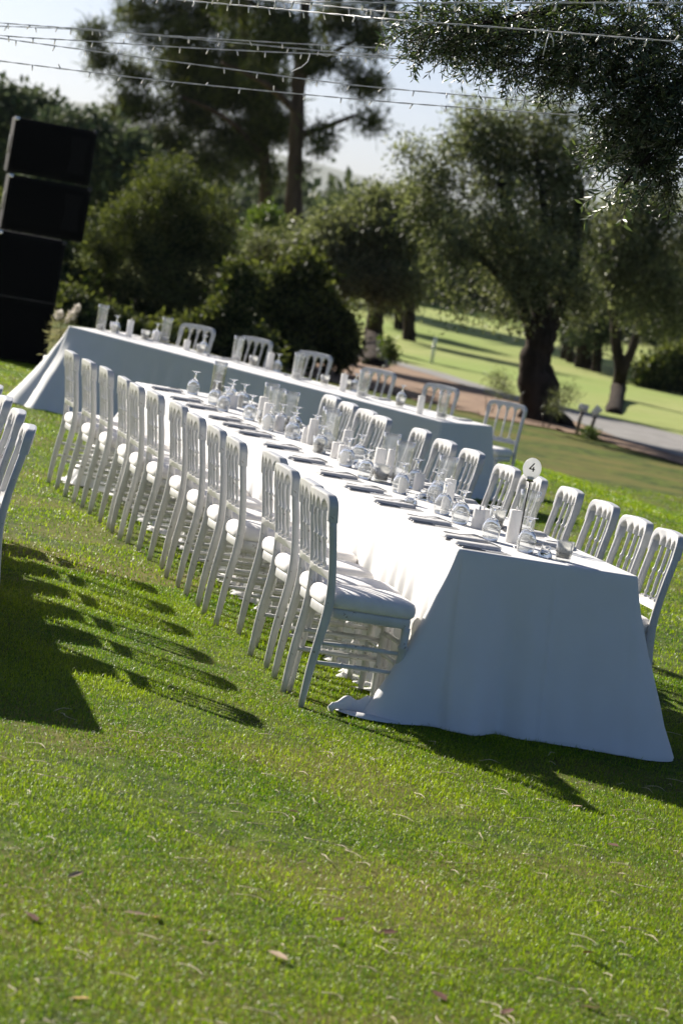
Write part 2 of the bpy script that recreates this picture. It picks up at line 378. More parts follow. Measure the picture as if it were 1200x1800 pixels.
# ------------------------------------------------------------------ grass blades on the near lawn
def blades(n, y0, y1, hgt, wid, seed, margin):
    g = np.random.default_rng(seed)
    P = np.empty((0, 3))
    while len(P) < n * 1.2:
        y = np.sqrt(g.uniform(y0 ** 2, y1 ** 2, n)); x = g.uniform(-0.36, 0.36, n) * y + g.uniform(-0.5, 0.5, n)
        z = terrain(x, y); q = np.stack([x, y, z], 1); uv = project(q)
        k = (uv[:, 0] > -margin) & (uv[:, 0] < 1200 + margin) & (uv[:, 1] < 1800 + margin)
        out = (uv[:, 0] < -60) | (uv[:, 0] > 1260) | (uv[:, 1] > 1860)
        k &= ~(out & (g.random(n) > 0.3))
        P = np.concatenate([P, q[k]])
    m_ = np.sin(P[:, 0] * 2.1 + 2.0 * np.sin(P[:, 1] * 1.1 + .6)) * np.sin(P[:, 1] * 1.7 + 1.5 * np.sin(P[:, 0] * 1.6))
    P = P[~((m_ > .45) & (g.random(len(P)) < .5))][:n]; n = len(P)
    patch = (np.sin(P[:, 0] * 3.1 + 1.3 * np.sin(P[:, 1] * 2.3)) + np.sin(P[:, 1] * 2.7 + 1.7 * np.sin(P[:, 0] * 1.9)) + np.sin(P[:, 0] * 9.7 + P[:, 1] * 6.1)) / 3
    az = g.uniform(0, 2 * np.pi, n); lean = np.abs(g.normal(0.8, 0.42, n)); h = hgt * g.lognormal(0, 0.38, n) * (1 + 0.30 * patch)
    D = np.stack([np.cos(az), np.sin(az)], 1); W = np.stack([-np.sin(az), np.cos(az)], 1) * (wid * g.uniform(0.6, 1.3, n))[:, None]
    b = np.zeros((n, 5, 3))
    b[:, 0, :2] = P[:, :2] - W; b[:, 1, :2] = P[:, :2] + W; b[:, 0, 2] = b[:, 1, 2] = P[:, 2] - 0.002
    mid = P[:, :2] + D * (h * 0.35 * np.sin(lean))[:, None]
    b[:, 2, :2] = mid + W * 0.8; b[:, 3, :2] = mid - W * 0.8; b[:, 2, 2] = b[:, 3, 2] = P[:, 2] + h * 0.55 * np.cos(lean * 0.6)
    b[:, 4, :2] = P[:, :2] + D * (h * np.sin(lean * 1.25))[:, None]; b[:, 4, 2] = P[:, 2] + h * np.maximum(np.cos(lean * 1.15), 0.25)
    i0 = np.arange(n)[:, None] * 5
    F = np.stack([i0 + [0, 1, 2], i0 + [0, 2, 3], i0 + [3, 2, 4]], 1).reshape(-1, 3)
    tone = np.clip(0.42 + 0.30 * patch + g.normal(0, 0.27, n), 0, 1); dry = g.random(n) < 0.06 + 0.05 * (patch > .3); tone[dry] = 1.0
    return b.reshape(-1, 3), F, np.repeat(tone, 5)
parts = [blades(500000, 6.2, 16.5, 0.0125, 0.0012, 1, 420), blades(260000, 16.0, 35.0, 0.016, 0.0026, 2, 260)]
o = 0; VV, FF, TT = [], [], []
for v, f, t in parts: VV.append(v); FF.append(f + o); TT.append(t); o += len(v)
tag(obj('grass', np_mesh('grass', np.concatenate(VV), np.concatenate(FF), np.concatenate(TT)), 'grass_blade'),
    'short mown green grass of the lawn around the tables', 'grass', kind='stuff')

# ------------------------------------------------------------------ foliage and trunks
def leaves_np(Cn, Dr, Nn, Ln, Wd, fold=0.25):
    """lens shaped leaves: 4 points each, two triangles folded along the midrib"""
    n = len(Cn); Sd = np.cross(Dr, Nn); Sd /= np.linalg.norm(Sd, axis=1)[:, None] + 1e-9
    Ln = np.broadcast_to(Ln, n)[:, None]; Wd = np.broadcast_to(Wd, n)[:, None]
    v = np.zeros((n, 4, 3)); v[:, 0] = Cn; v[:, 2] = Cn + Dr * Ln
    m = Cn + Dr * Ln * 0.5
    v[:, 1] = m + Sd * Wd + Nn * Wd * fold; v[:, 3] = m - Sd * Wd + Nn * Wd * fold
    i0 = np.arange(n)[:, None] * 4
    return v.reshape(-1, 3), np.stack([i0 + [0, 1, 2], i0 + [0, 2, 3]], 1).reshape(-1, 3)
def unit(a): return a / (np.linalg.norm(a, axis=1)[:, None] + 1e-9)
def crown(name, blobs, n, leaf, wid, mat, parent, seed, clump=16, spread=0.16, shell=0.55, kind=None, droop=0.0, tufts=False):
    """many small leaves gathered in clumps through ellipsoid lobes (x, y, z, rx, ry, rz)"""
    g = np.random.default_rng(seed); B = np.array(blobs, float)
    vol = B[:, 3] * B[:, 4] * B[:, 5]; pr = vol ** 0.75; pr /= pr.sum()
    k = max(1, n // clump); bi = g.choice(len(B), k, p=pr)
    d = unit(g.normal(size=(k, 3))); r = g.random(k) ** (1 / 3.0) * (1 - shell) + shell * g.random(k) ** 0.3
    r = r * (1 + 0.13 * g.normal(size=k))
    cc = B[bi, :3] + d * r[:, None] * B[bi, 3:]
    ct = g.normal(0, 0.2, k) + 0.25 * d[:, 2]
    ci = np.repeat(np.arange(k), clump); m = len(ci)
    P = cc[ci] + g.normal(size=(m, 3)) * spread * np.array([1, 1, 0.8])
    D = unit(g.normal(size=(m, 3)) + d[ci] * 0.7 + np.array([0, 0, -droop])); Nn = unit(g.normal(size=(m, 3)) + np.array([0, 0, 0.6]))
    if tufts: D = unit(g.normal(size=(m, 3)) + np.array([0, 0, 0.5])); P = cc[ci] + g.normal(size=(m, 3)) * spread * 0.5
    v, f = leaves_np(P, D, Nn, leaf * g.uniform(0.6, 1.3, m), wid * g.uniform(0.6, 1.2, m))
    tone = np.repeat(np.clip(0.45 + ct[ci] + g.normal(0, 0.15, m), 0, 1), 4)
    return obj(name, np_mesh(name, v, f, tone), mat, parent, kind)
def limb(pts, r0, r1, seg=9, wob=0.12, seed=0, sub=6):
    """tapered knotty limb through points"""
    g = random.Random(seed); P = [Vector(p) for p in pts]; out, rad = [], []
    for i in range(len(P) - 1):
        p0, p1, p2, p3 = P[max(i - 1, 0)], P[i], P[i + 1], P[min(i + 2, len(P) - 1)]
        for k in range(sub):
            t = k / sub
            out.append(0.5 * ((2 * p1) + (p2 - p0) * t + (2 * p0 - 5 * p1 + 4 * p2 - p3) * t * t + (3 * p1 - p0 - 3 * p2 + p3) * t ** 3))
    out.append(P[-1]); n = len(out)
    rad = [(r0 + (r1 - r0) * (i / (n - 1)) ** 0.8) * (1 + g.uniform(-wob, wob)) for i in range(n)]
    V, F = tube(out, rad, seg)
    V = [v + Vector((g.uniform(-1, 1), g.uniform(-1, 1), g.uniform(-1, 1))) * wob * 0.22 * r0 for v in V]
    return V, F
def blob_px(x, y, r, Y, depth=1.0, sq=1.0):
    p = at_y(x, y, Y); k = Y / FPX
    return (p.x, p.y, p.z, r * k, r * k * depth, r * k * sq)
def broken(blobs, seed, k=6, sc=.52, spread=.72):
    g = random.Random(seed); out = []
    for x, y, z, a, b, c in blobs:
        for _ in range(k):
            d = Vector((g.gauss(0, 1), g.gauss(0, 1), g.gauss(0, 1))).normalized() * (g.random() ** .5) * spread; q = sc * g.uniform(.6, 1.15)
            out.append((x + d.x * a, y + d.y * b, z + d.z * c, a * q, b * q, c * q))
    return out
def tree(name, label, cat, base, limbs, blobs, n, leaf, wid, lmat, bmat, seed, group=None, **kw):
    t = thing(name, label, cat, (0, 0, 0), 0, group)
    lv = [limb(p, a, b, seed=seed + i) for i, (p, a, b) in enumerate(limbs)]
    if lv:
        V, F = join(lv); obj('trunk', py_mesh(name + '_trunk', V, F), bmat, t)
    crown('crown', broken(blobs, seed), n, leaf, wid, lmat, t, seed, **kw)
    return t
ZB = -0.22
def gp(x, y): 
    p = at_z(x, y, ZB)
    for _ in range(6): p = at_z(x, y, tz(p.x, p.y))
    return p

# main olive tree with the thick twisted trunk
b = gp(952, 742); Y = b.y
P = lambda x, y, dy=0.0: at_y(x, y, Y + dy)
Yo = Y
tree('olive_tree', 'old olive tree with thick twisted trunk beside the path behind the right chairs', 'tree', b,
     [([b + Vector((0, 0, -.1)), P(940, 690), P(935, 640), P(950, 590), P(948, 540), P(930, 480), P(900, 400), P(880, 320)], .30, .07),
      ([b + Vector((.05, .05, -.1)), P(962, 690, .2), P(950, 640, .2), P(965, 580, .2), P(985, 520, .3), P(1010, 440, .4), P(1020, 330, .5)], .24, .06),
      ([P(940, 600), P(925, 560, -.1), P(900, 510, -.3), P(840, 450, -.5), P(780, 400, -.6)], .13, .03),
      ([b + Vector((-.1, 0, 0)), P(925, 725), P(905, 745, -.3)], .16, .04),
      ([b + Vector((.1, 0, .05)), P(985, 735), P(1010, 755, -.2)], .17, .04),
      ([P(948, 540), P(960, 460, .2), P(955, 360, .3), P(940, 250, .3)], .12, .03)],
     [blob_px(x, y, r, Y + dy) for x, y, r, dy in
      [(870, 300, 105, 0), (770, 290, 72, -.4), (950, 280, 105, .5), (1000, 400, 105, .4), (860, 420, 105, -.5), (930, 470, 95, 0), (800, 420, 78, -.8),
       (745, 350, 55, -.6), (800, 500, 42, -1.0), (805, 545, 26, -1.0), (895, 540, 45, -.6), (940, 215, 62, .2), (1010, 500, 75, .5), (835, 215, 48, 0), (1030, 250, 60, .6), (830, 165, 20, 0),
       (730, 260, 32, -.3), (880, 225, 40, 0), (990, 215, 40, 0)]],
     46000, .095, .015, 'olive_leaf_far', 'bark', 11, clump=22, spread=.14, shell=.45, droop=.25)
# slender forked olive on the right of it
b = gp(1077, 728); Y = b.y
tree('olive_tree', 'slender forked olive tree at the far edge of the path', 'tree', b,
     [([b + Vector((0, 0, -.1)), P(1085, 690, Y - Yo), P(1090, 650, Y - Yo), P(1083, 610, Y - Yo), P(1078, 560, Y - Yo), P(1060, 490, Y - Yo), P(1050, 420, Y - Yo)], .19, .05),
      ([P(1090, 655, Y - Yo), P(1108, 620, Y - Yo), P(1120, 580, Y - Yo), P(1135, 520, Y - Yo), P(1150, 440, Y - Yo)], .13, .04)],
     [blob_px(x, y, r, Y + dy) for x, y, r, dy in
      [(1100, 430, 85, 0), (1170, 430, 75, 0), (1060, 500, 65, 0), (1140, 510, 65, -.4), (1195, 500, 60, 0), (1040, 420, 70, .3), (1180, 570, 42, -.3), (1110, 560, 32, 0), (1230, 430, 90, 0), (1160, 370, 50, 0), (1020, 540, 40, 0), (1090, 350, 50, 0)]],
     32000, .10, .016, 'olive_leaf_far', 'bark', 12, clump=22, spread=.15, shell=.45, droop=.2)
# olive on the left of the fairway view
b = gp(655, 645); Y = b.y
tree('olive_tree', 'dark olive tree with leaning crown left of the fairway view', 'tree', b,
     [([b + Vector((0, 0, -.1)), P(655, 600, Y - Yo), P(660, 550, Y - Yo), P(662, 520, Y - Yo), P(690, 490, Y - Yo), P(720, 460, Y - Yo), P(730, 400, Y - Yo)], .26, .06),
      ([P(660, 540, Y - Yo), P(650, 500, Y - Yo), P(630, 460, Y - Yo), P(620, 380, Y - Yo)], .18, .04)],
     [blob_px(x, y, r, Y + dy) for x, y, r, dy in
      [(632, 418, 68, 0), (690, 430, 80, 0), (560, 452, 52, -.4), (600, 500, 52, -.4), (700, 505, 45, -.4), (655, 365, 34, 0), (572, 412, 40, 0), (720, 360, 50, .5), (660, 480, 60, 0), (520, 425, 34, .2)]],
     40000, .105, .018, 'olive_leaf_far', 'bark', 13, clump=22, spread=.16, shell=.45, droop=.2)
# two thin trees beyond
for i, (bx, by, lab, bl) in enumerate([
        (720, 600, 'thin tree standing alone on the fairway edge left of the thick olive trunk', [(715, 500, 45), (740, 470, 50), (690, 470, 45)]),
        (703, 585, 'shaded tree trunk just behind the thin fairway tree', [(690, 510, 40), (670, 480, 45)])]):
    b = gp(bx, by); Y = b.y
    tree('fairway_tree', lab, 'tree', b, [([b + Vector((0, 0, -.1)), at_y(bx - 1, by - 40, Y), at_y(bx + 2, by - 90, Y), at_y(bx + 6, by - 140, Y)], .17, .08)],
         [blob_px(x, y, r, Y) for x, y, r in bl], 9000, .12, .02, 'olive_leaf_far', 'bark', 20 + i, clump=18, spread=.25, group='trees by the fairway')
# grove on the fairway, right
for i, (bx, by, lean) in enumerate([(1003, 640, 0), (1018, 648, 1), (1030, 650, 2), (1047, 655, 3), (994, 635, -1)]):
    b = gp(bx, by); Y = b.y
    tree('grove_tree', 'dark trunk in the small fairway grove, %s from the thick olive' % ['second', 'third', 'fourth', 'fifth', 'first'][i], 'tree', b,
         [([b + Vector((0, 0, -.1)), at_y(bx + lean, by - 35, Y), at_y(bx + 2 * lean, by - 80, Y)], .14, .09)],
         [blob_px(bx - 4 + 8 * lean, by - 90, 38, Y), blob_px(bx + 10, by - 120, 42, Y)], 5000, .13, .025, 'far_leaf', 'bark', 30 + i, clump=16, spread=.3, group='grove on the fairway')
# pines
def pine(name, label, bx, by, Y, trunk, limbs, bl, n, seed):
    Y = Y * KY; g0 = at_y(bx, by, Y); base = Vector((g0.x, Y, tz(g0.x, Y)))
    pts = [base + Vector((0, 0, -.2))] + [at_y(x, y, Y) for x, y in trunk]
    lm = [(pts, .36 if seed == 41 else .26, .12)] + [([at_y(x, y, Y + dy) for x, y, dy in l], .14, .04) for l in limbs]
    tree(name, label, 'tree', base, lm, [blob_px(x, y, r, Y + dy, 1.0, .75) for x, y, r, dy in bl], n, .36, .022, 'pine_needle', 'pine_bark', seed,
         clump=34, spread=.34, shell=.3, tufts=True)
pine('pine_tree', 'tall pine with dark bare trunk and spreading crown against the sky', 517, 540, 70,
     [(516, 450), (516, 360), (520, 250), (526, 130), (536, 20), (545, -120)],
     [[(522, 200, 0), (470, 150, -1), (390, 110, -2)], [(525, 140, 0), (590, 90, 1), (650, 60, 1)], [(520, 240, 0), (580, 220, 0), (630, 200, 0)], [(530, 60, 0), (450, 10, 0), (370, -40, 0)]],
     [(600, 40, 62, 1), (560, 110, 48, 0), (640, 160, 38, 0), (640, 215, 32, 0), (655, 75, 36, 1), (500, 60, 70, -1), (440, 30, 60, 0), (560, 235, 32, 0), (565, 262, 22, 0), (590, -60, 90, 0), (450, -90, 110, 0), (610, 120, 25, 0), (530, 300, 16, 0), (480, 110, 48, 0), (680, 20, 30, 0)],
     26000, 41)
pine('pine_tree', 'broad dense pine with thinner trunk left of the tallest trunk', 466, 545, 74,
     [(465, 450), (465, 375), (466, 290), (455, 180), (430, 60), (415, -60)],
     [[(466, 280, 0), (400, 210, -1), (320, 170, -1)], [(455, 180, 0), (380, 100, 0), (290, 50, 0)], [(462, 260, 0), (510, 200, 0)]],
     [(300, 50, 80, 0), (240, 30, 55, 0), (230, 130, 45, 0), (350, 130, 80, 0), (260, 190, 60, -1), (340, 220, 75, 0), (420, 160, 80, 0), (430, 245, 70, 0), (300, 260, 52, -1), (380, 290, 55, -1), (470, 230, 60, 0), (370, 30, 62, 0), (180, 105, 36, 0), (205, 200, 48, -1), (170, 60, 30, 0), (240, 250, 44, -1), (330, 175, 60, 0), (410, 90, 60, 0), (480, 160, 52, 0), (260, -40, 80, 0), (360, -70, 90, 0), (460, 310, 36, 0)],
     50000, 42)
# trees far left behind the speakers
for i, (bl, Y, lab) in enumerate([
        ([(20, 215, 45), (75, 240, 50), (-30, 220, 60), (50, 290, 60), (0, 300, 70)], 62, 'hazy green tree rising behind the upper speaker, at the picture edge'),
        ([(135, 250, 42), (180, 275, 45), (110, 290, 50), (220, 300, 45), (200, 330, 50)], 58, 'grey green tree between the upper speaker and the round bush')]):
    Y = Y * KY; g0 = at_y(bl[1][0], 520, Y); b = Vector((g0.x, Y, tz(g0.x, Y)))
    tree('distant_tree', lab, 'tree', b, [([b + Vector((0, 0, -.1)), b + Vector((.1, 0, 1.6)), at_y(bl[1][0], bl[1][1] + 20, Y)], .25, .1)],
         [blob_px(x, y, r, Y) for x, y, r in bl], 20000, .24, .07, 'far_leaf', 'bark', 50 + i, clump=18, spread=.32)
# shrubs
def shrub(name, label, bl, Y, n, leaf, wid, mat, seed, group='shrubs behind the tables', dome=False, **kw):
    Y = Y * KY; xs_ = sum(q[0] for q in bl) / len(bl); g0 = at_y(xs_, 600, Y); b = Vector((g0.x, Y, tz(g0.x, Y)))
    t = thing(name, label, 'shrub', (0, 0, 0), 0, group)
    V, F = join([limb([b + Vector((dx, 0, -.05)), b + Vector((dx * 1.5, .2, .25)), b + Vector((dx * 2.2, .3, .5))], .035, .015, 7, seed=seed) for dx in (-.15, .02, .2)] if n > 2000 else [limb([b + Vector((dx, 0, -.03)), b + Vector((dx * 2, 0, .12)), b + Vector((dx * 3, 0, .25))], .012, .004, 5, seed=seed) for dx in (-.03, .03)])
    obj('stem', py_mesh('stem', V, F), 'bark', t)
    crown('foliage', broken([blob_px(x, y, r, Y, .9) for x, y, r in bl], seed, 7, .80 if dome else .55, .42 if dome else .68), n, leaf, wid, mat, t, seed, **kw)
shrub('round_shrub', 'large rounded grey green shrub right of the speaker stack', [(270, 390, 100), (190, 420, 62), (350, 400, 80), (270, 480, 130), (170, 500, 75), (390, 470, 60), (300, 560, 120), (190, 580, 80), (390, 560, 70), (300, 330, 50)], 41, 70000, .10, .012, 'shrub_leaf', 60, clump=24, spread=.10, shell=.7, dome=True)
shrub('dark_shrub', 'dark shrub in shade directly left of the olive trunk by the fairway', [(585, 570, 42), (560, 600, 45), (600, 610, 32), (560, 530, 32)], 38.5, 14000, .10, .026, 'shrub_leaf', 61, clump=18, spread=.1, shell=.6)
shrub('dark_shrub', 'leafy dark shrub behind the middle chairs of the back table', [(500, 560, 60), (470, 520, 52), (520, 510, 42), (500, 610, 55), (450, 590, 55), (540, 470, 36)], 38, 24000, .10, .026, 'shrub_leaf', 62, clump=18, spread=.1, shell=.6)
shrub('dark_shrub', 'low black shadowed shrub behind the left end of the back table', [(150, 580, 50), (210, 600, 52), (120, 540, 38), (280, 610, 50), (100, 600, 45)], 36, 20000, .10, .026, 'shrub_leaf', 63, clump=18, spread=.1, shell=.6)
shrub('dark_shrub', 'shadowed shrub between the round shrub and the leafy dark shrub', [(400, 560, 55), (420, 500, 42), (380, 610, 48), (440, 620, 45), (340, 620, 45)], 36.5, 20000, .10, .026, 'shrub_leaf', 64, clump=18, spread=.1, shell=.6)
shrub('pale_shrub', 'pale grey green bush above the leafy dark shrub', [(465, 440, 36), (440, 470, 30), (500, 450, 32)], 44, 9000, .09, .010, 'olive_leaf_far', 65, clump=18, spread=.12, shell=.6)
shrub('bright_shrub', 'small bright green bush below the thinner pine trunk', [(465, 405, 26), (470, 385, 16), (450, 425, 22)], 50, 7000, .10, .02, 'bright_leaf', 66, clump=16, spread=.14, shell=.6)
shrub('round_shrub', 'dark rounded bush on the fairway at the right picture edge', [(1170, 650, 40), (1210, 650, 46), (1145, 660, 24)], 55, 14000, .16, .035, 'shrub_leaf', 67, clump=18, spread=.15, shell=.7)
shrub('wispy_shrub', 'wispy dry plant at the foot of the thick olive, path side', [(880, 680, 12), (872, 664, 10), (893, 690, 10)], 36, 900, .10, .004, 'olive_leaf_far', 68, clump=12, spread=.08)
shrub('wispy_shrub', 'wispy dry plant right of the thick olive trunk', [(985, 700, 14), (1000, 690, 12), (975, 715, 10)], 35, 900, .10, .004, 'olive_leaf_far', 69, clump=12, spread=.08)
shrub('leafy_sapling', 'small leafy sapling right of the dark olive trunk', [(684, 618, 10), (680, 600, 9), (690, 630, 8)], 39, 700, .07, .016, 'bright_leaf', 70, clump=10, spread=.06)
shrub('dark_shrub', 'dark hedge like shrub behind the bass cabinet at the left edge', [(20, 470, 70), (80, 520, 60), (-40, 520, 80), (40, 580, 60), (-60, 430, 70), (100, 440, 50), (-10, 400, 60), (60, 390, 50), (120, 500, 50)], 40, 26000, .11, .03, 'shrub_leaf', 71, clump=18, spread=.12, shell=.6)
# far wood beyond the fairway reads as one mass
WB = []
gw = random.Random(5)
for i in range(70):
    x = 560 + i * 11 + gw.uniform(-20, 20); hy = 429 + (x - 700) * .181
    Yw = gw.uniform(118, 140)
    WB.append(blob_px(x, hy + gw.uniform(-15, 75), gw.uniform(32, 58), Yw))
for i in range(40):
    x = -200 + i * 22 + gw.uniform(-20, 20); hy = 429 + (x - 700) * .181
    WB.append(blob_px(x, hy + gw.uniform(-10, 75), gw.uniform(40, 60), gw.uniform(122, 150)))
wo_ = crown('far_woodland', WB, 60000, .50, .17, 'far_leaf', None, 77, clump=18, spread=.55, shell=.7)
tag(wo_, 'dark band of woodland beyond the fairway', 'woodland', kind='stuff')

# near olive tree whose branches hang into the upper right corner; its trunk stands outside the picture
def near_olive():
    t = thing('olive_tree', 'near olive tree whose leafy branches with olives hang across the upper right corner', 'tree')
    Yn = 15.0
    base = Vector((3.5, 16.2, 0))
    pb = lambda x, y, dy=0: at_y(x, y, Yn + dy)
    lm = [limb([base + Vector((0, 0, -.1)), base + Vector((-.1, 0, .8)), base + Vector((.05, -.1, 1.6)), base + Vector((-.2, -.2, 2.6)), pb(1330, -60, .5), pb(1180, -40, .3), pb(1000, 10, .2), pb(850, 40, 0)], .20, .006, seed=3),
          limb([base + Vector((-.1, 0, 1.7)), pb(1400, 240, .2), pb(1270, 230, .1), pb(1160, 260, 0), pb(1090, 330, -.1)], .035, .004, seed=4),
          limb([pb(1330, 20, .3), pb(1240, 120, .1), pb(1150, 170, 0), pb(1080, 210, 0)], .05, .006, seed=5),
          limb([base + Vector((0, -.1, 1.6)), base + Vector((.5, -.4, 2.6)), base + Vector((1.0, -.6, 3.6))], .14, .03, seed=6)]
    V, F = join(lm); obj('trunk', py_mesh('near_olive_trunk', V, F), 'bark', t)
    regs = [(750, 45, 42, 70), (800, 40, 50, 110), (850, 60, 60, 150), (930, 60, 75, 210), (1030, 70, 85, 260), (1130, 70, 95, 300), (1220, 100, 110, 220), (1140, 180, 80, 240), (1200, 230, 85, 220), (1110, 255, 55, 110),
            (1160, 300, 48, 80), (1070, 235, 30, 26), (1000, 110, 45, 60), (1330, 150, 150, 120), (950, -80, 130, 90), (1150, -90, 140, 100), (1060, 190, 20, 10), (1190, 320, 26, 26)]
    g = np.random.default_rng(99)
    Cn, Dr, Nn, Ln, Wd = [], [], [], [], []; tw = []
    def twig(p, d, n, ll, store):
        L = 0.016 * n; pts = []
        for i in range(n):
            f = i / n; q = p + d * (L * f) + Vector((0, 0, -0.05 * f * f)); pts.append(q)
            for sgn in (-1, 1):
                side = d.cross(Vector(unit(g.normal(size=(1, 3)))[0])).normalized() if i % 2 else d.cross(Vector((0, 0, 1)) + Vector(g.normal(size=3)) * .2).normalized()
                ld = (d * g.uniform(.4, .9) + side * sgn + Vector(g.normal(size=3)) * .2).normalized()
                nn = ld.cross(side + Vector((0, 0, .3))).normalized() if ld.cross(side).length > 1e-3 else Vector((0, 0, 1))
                store.append((q, ld, nn, ll * g.uniform(.7, 1.2)))
        tw.append((pts, .0016))
    st = []
    for (x, y, r, n) in regs:
        for k in range(n):
            d = unit(g.normal(size=(1, 3)))[0] * g.random() ** .4
            c = at_y(x, y, Yn); rr = r * Yn / FPX
            p = c + Vector((d[0] * rr, d[1] * rr * 1.6 + .15, d[2] * rr))
            dd = Vector((d[0] * .8 - .35, d[1] * .6, d[2] * .5 - .25)) + Vector(g.normal(size=3)) * .5
            twig(p, dd.normalized(), int(g.integers(5, 11)), .045, st)
    A = lambda k: np.array([s[k] for s in st], float)
    v, f = leaves_np(A(0), A(1), A(2), A(3), A(3) * .105, .3)
    o = obj('foliage', np_mesh('near_foliage', v, f, np.repeat(np.clip(g.normal(.4, .22, len(st)), 0, 1), 4)), 'olive_leaf', t, 'stuff')
    # sprays at the lower tip: leaves one can pick out
    tips = [(1125, 335, 1025, 372), (1110, 330, 1090, 388), (1120, 290, 1060, 345), (1130, 300, 1085, 300), (1100, 250, 1055, 262), (1150, 310, 1120, 350), (1080, 170, 1022, 170), (1110, 275, 1052, 290), (1075, 330, 1020, 345)]
    st2 = []
    for (x0, y0, x1, y1) in tips:
        p, q = at_y(x0, y0, Yn - .25), at_y(x1, y1, Yn - .3); L = (q - p).length
        twig(p, (q - p).normalized(), max(6, int(L / .016)), .062, st2)
    lv, lf = leaves_np(np.zeros((1, 3)), np.array([[1., 0, 0]]), np.array([[0, 0, 1.]]), 1.0, .12, .3)
    lms = []
    for k in range(3):
        me = np_mesh('leaf', lv, lf, np.full(4, (.35, .65, .95)[k])); me.materials.append(MATS['olive_leaf']); lms.append(me)
    for i, (q, ld, nn, ll) in enumerate(st2[:290]):
        lo = bpy.data.objects.new('leaf', lms[i % 3]); C.objects.link(lo); lo.parent = t
        yv = nn.cross(ld).normalized(); m = Matrix((ld, yv, ld.cross(yv))).transposed().to_4x4(); m.translation = q
        lo.matrix_local = m @ Matrix.Scale(ll, 4)
    V, F = join([tube(p, r, 4, caps=False) for p, r in tw if len(p) > 1]); obj('twigs', py_mesh('twigs', V, F), 'bark', t, 'stuff')
    ov, of = lathe([(0, -.011), (.006, -.008), (.0085, 0), (.0065, .008), (0, .012)], 8)
    ome = py_mesh('olive', ov, of); ome.materials.append(MATS['olive_fruit'])
    for (x, y) in [(737, 98), (744, 92), (740, 108), (753, 80), (905, 150), (880, 135), (892, 133), (963, 130), (961, 142), (997, 153), (1005, 157), (907, 139), (922, 136), (928, 140), (1100, 130), (1030, 125)]:
        oo = bpy.data.objects.new('olive', ome); C.objects.link(oo); oo.parent = t; oo.location = at_y(x, y, Yn - .3); oo.rotation_euler = (.2, .1, 0)
        V, F = tube([at_y(x, y, Yn - .3) + Vector((0, 0, .01)), at_y(x + 2, y - 26, Yn - .28)], .0009, 4)
        obj('olive_stalk', py_mesh('olive_stalk', V, F), 'bark', t)
near_olive()

# ------------------------------------------------------------------ speakers
SP_Y = 34.1; SPR = R(11)
def speaker(kind, label, loc, wd, hg, dp):
    t = thing(kind, label, 'speaker', loc, SPR, 'speaker stack')
    obj('cabinet', box_mesh('cabinet', (-wd / 2, 0, 0.012), (wd / 2, dp, hg - .012), .012), 'speaker_black', t)
    obj('grille', box_mesh('grille', (-wd / 2 + .03, -.012, .04), (wd / 2 - .03, .004, hg - .04), .006), 'speaker_grille', t)
    for sx in (-1, 1):
        for k in (0, 1):
            x = sx * (wd / 2 - .06); obj('foot', box_mesh('foot', (x - .03, .04 + k * (dp - .14), 0), (x + .03, .1 + k * (dp - .14), .014), .003), 'black', t)
    for sx in (-1, 1):
        obj('corner_bracket', box_mesh('corner_bracket', (sx * (wd / 2 - .02) - .024, -.004, hg - .05), (sx * (wd / 2 - .02) + .024, .05, hg - .006), .006), 'steel' if sx < 0 else 'black', t)
    h = box_mesh('handle', (-wd / 2 - .012, dp * .35, hg * .35), (-wd / 2 + .004, dp * .65, hg * .65), .006); obj('handle', h, 'black', t)
    if hg < .8:
        V, F = lathe([(.22, -.018), (.235, -.022), (.235, -.028), (.22, -.03), (.21, -.022)], 40, closed=True)
        me = py_mesh('woofer_ring', V, F); me.transform(Matrix.Rotation(R(-90), 4, 'X')); me.transform(Matrix.Rotation(R(180), 4, 'Z') @ Matrix.Translation((wd / 2 - .28, 0, hg / 2)))
        fix(me); obj('woofer_ring', me, 'black', t)
        obj('horn', poly_mesh('horn', [(-.1, -.2), (.1, -.2), (.07, 0), (.1, .2), (-.1, .2), (-.07, 0)], .012, 0, 'xy'), 'speaker_black', t).matrix_local = Matrix.Translation((wd / 2 - .17, -.014, hg / 2)) @ Matrix.Rotation(R(90), 4, 'X')
    else:
        obj('seam', box_mesh('seam', (-wd / 2 - .002, -.014, hg / 2 - .004), (wd / 2 + .002, .006, hg / 2 + .004)), 'black', t)
    return t
sb = at_z(38, 640, 0); sb = Vector((sb.x - .12, SP_Y, 0))
speaker('subwoofer', 'tall black bass cabinet at the bottom of the speaker stack', sb, .74, 1.40, .7)
speaker('loudspeaker', 'lower of the two wide black loudspeakers on the bass cabinet', sb + Vector((.09, .02, 1.40)), .90, .62, .55)
speaker('loudspeaker', 'topmost wide black loudspeaker of the stack with round woofer', sb + Vector((.05, .05, 2.02)), .90, .62, .55)

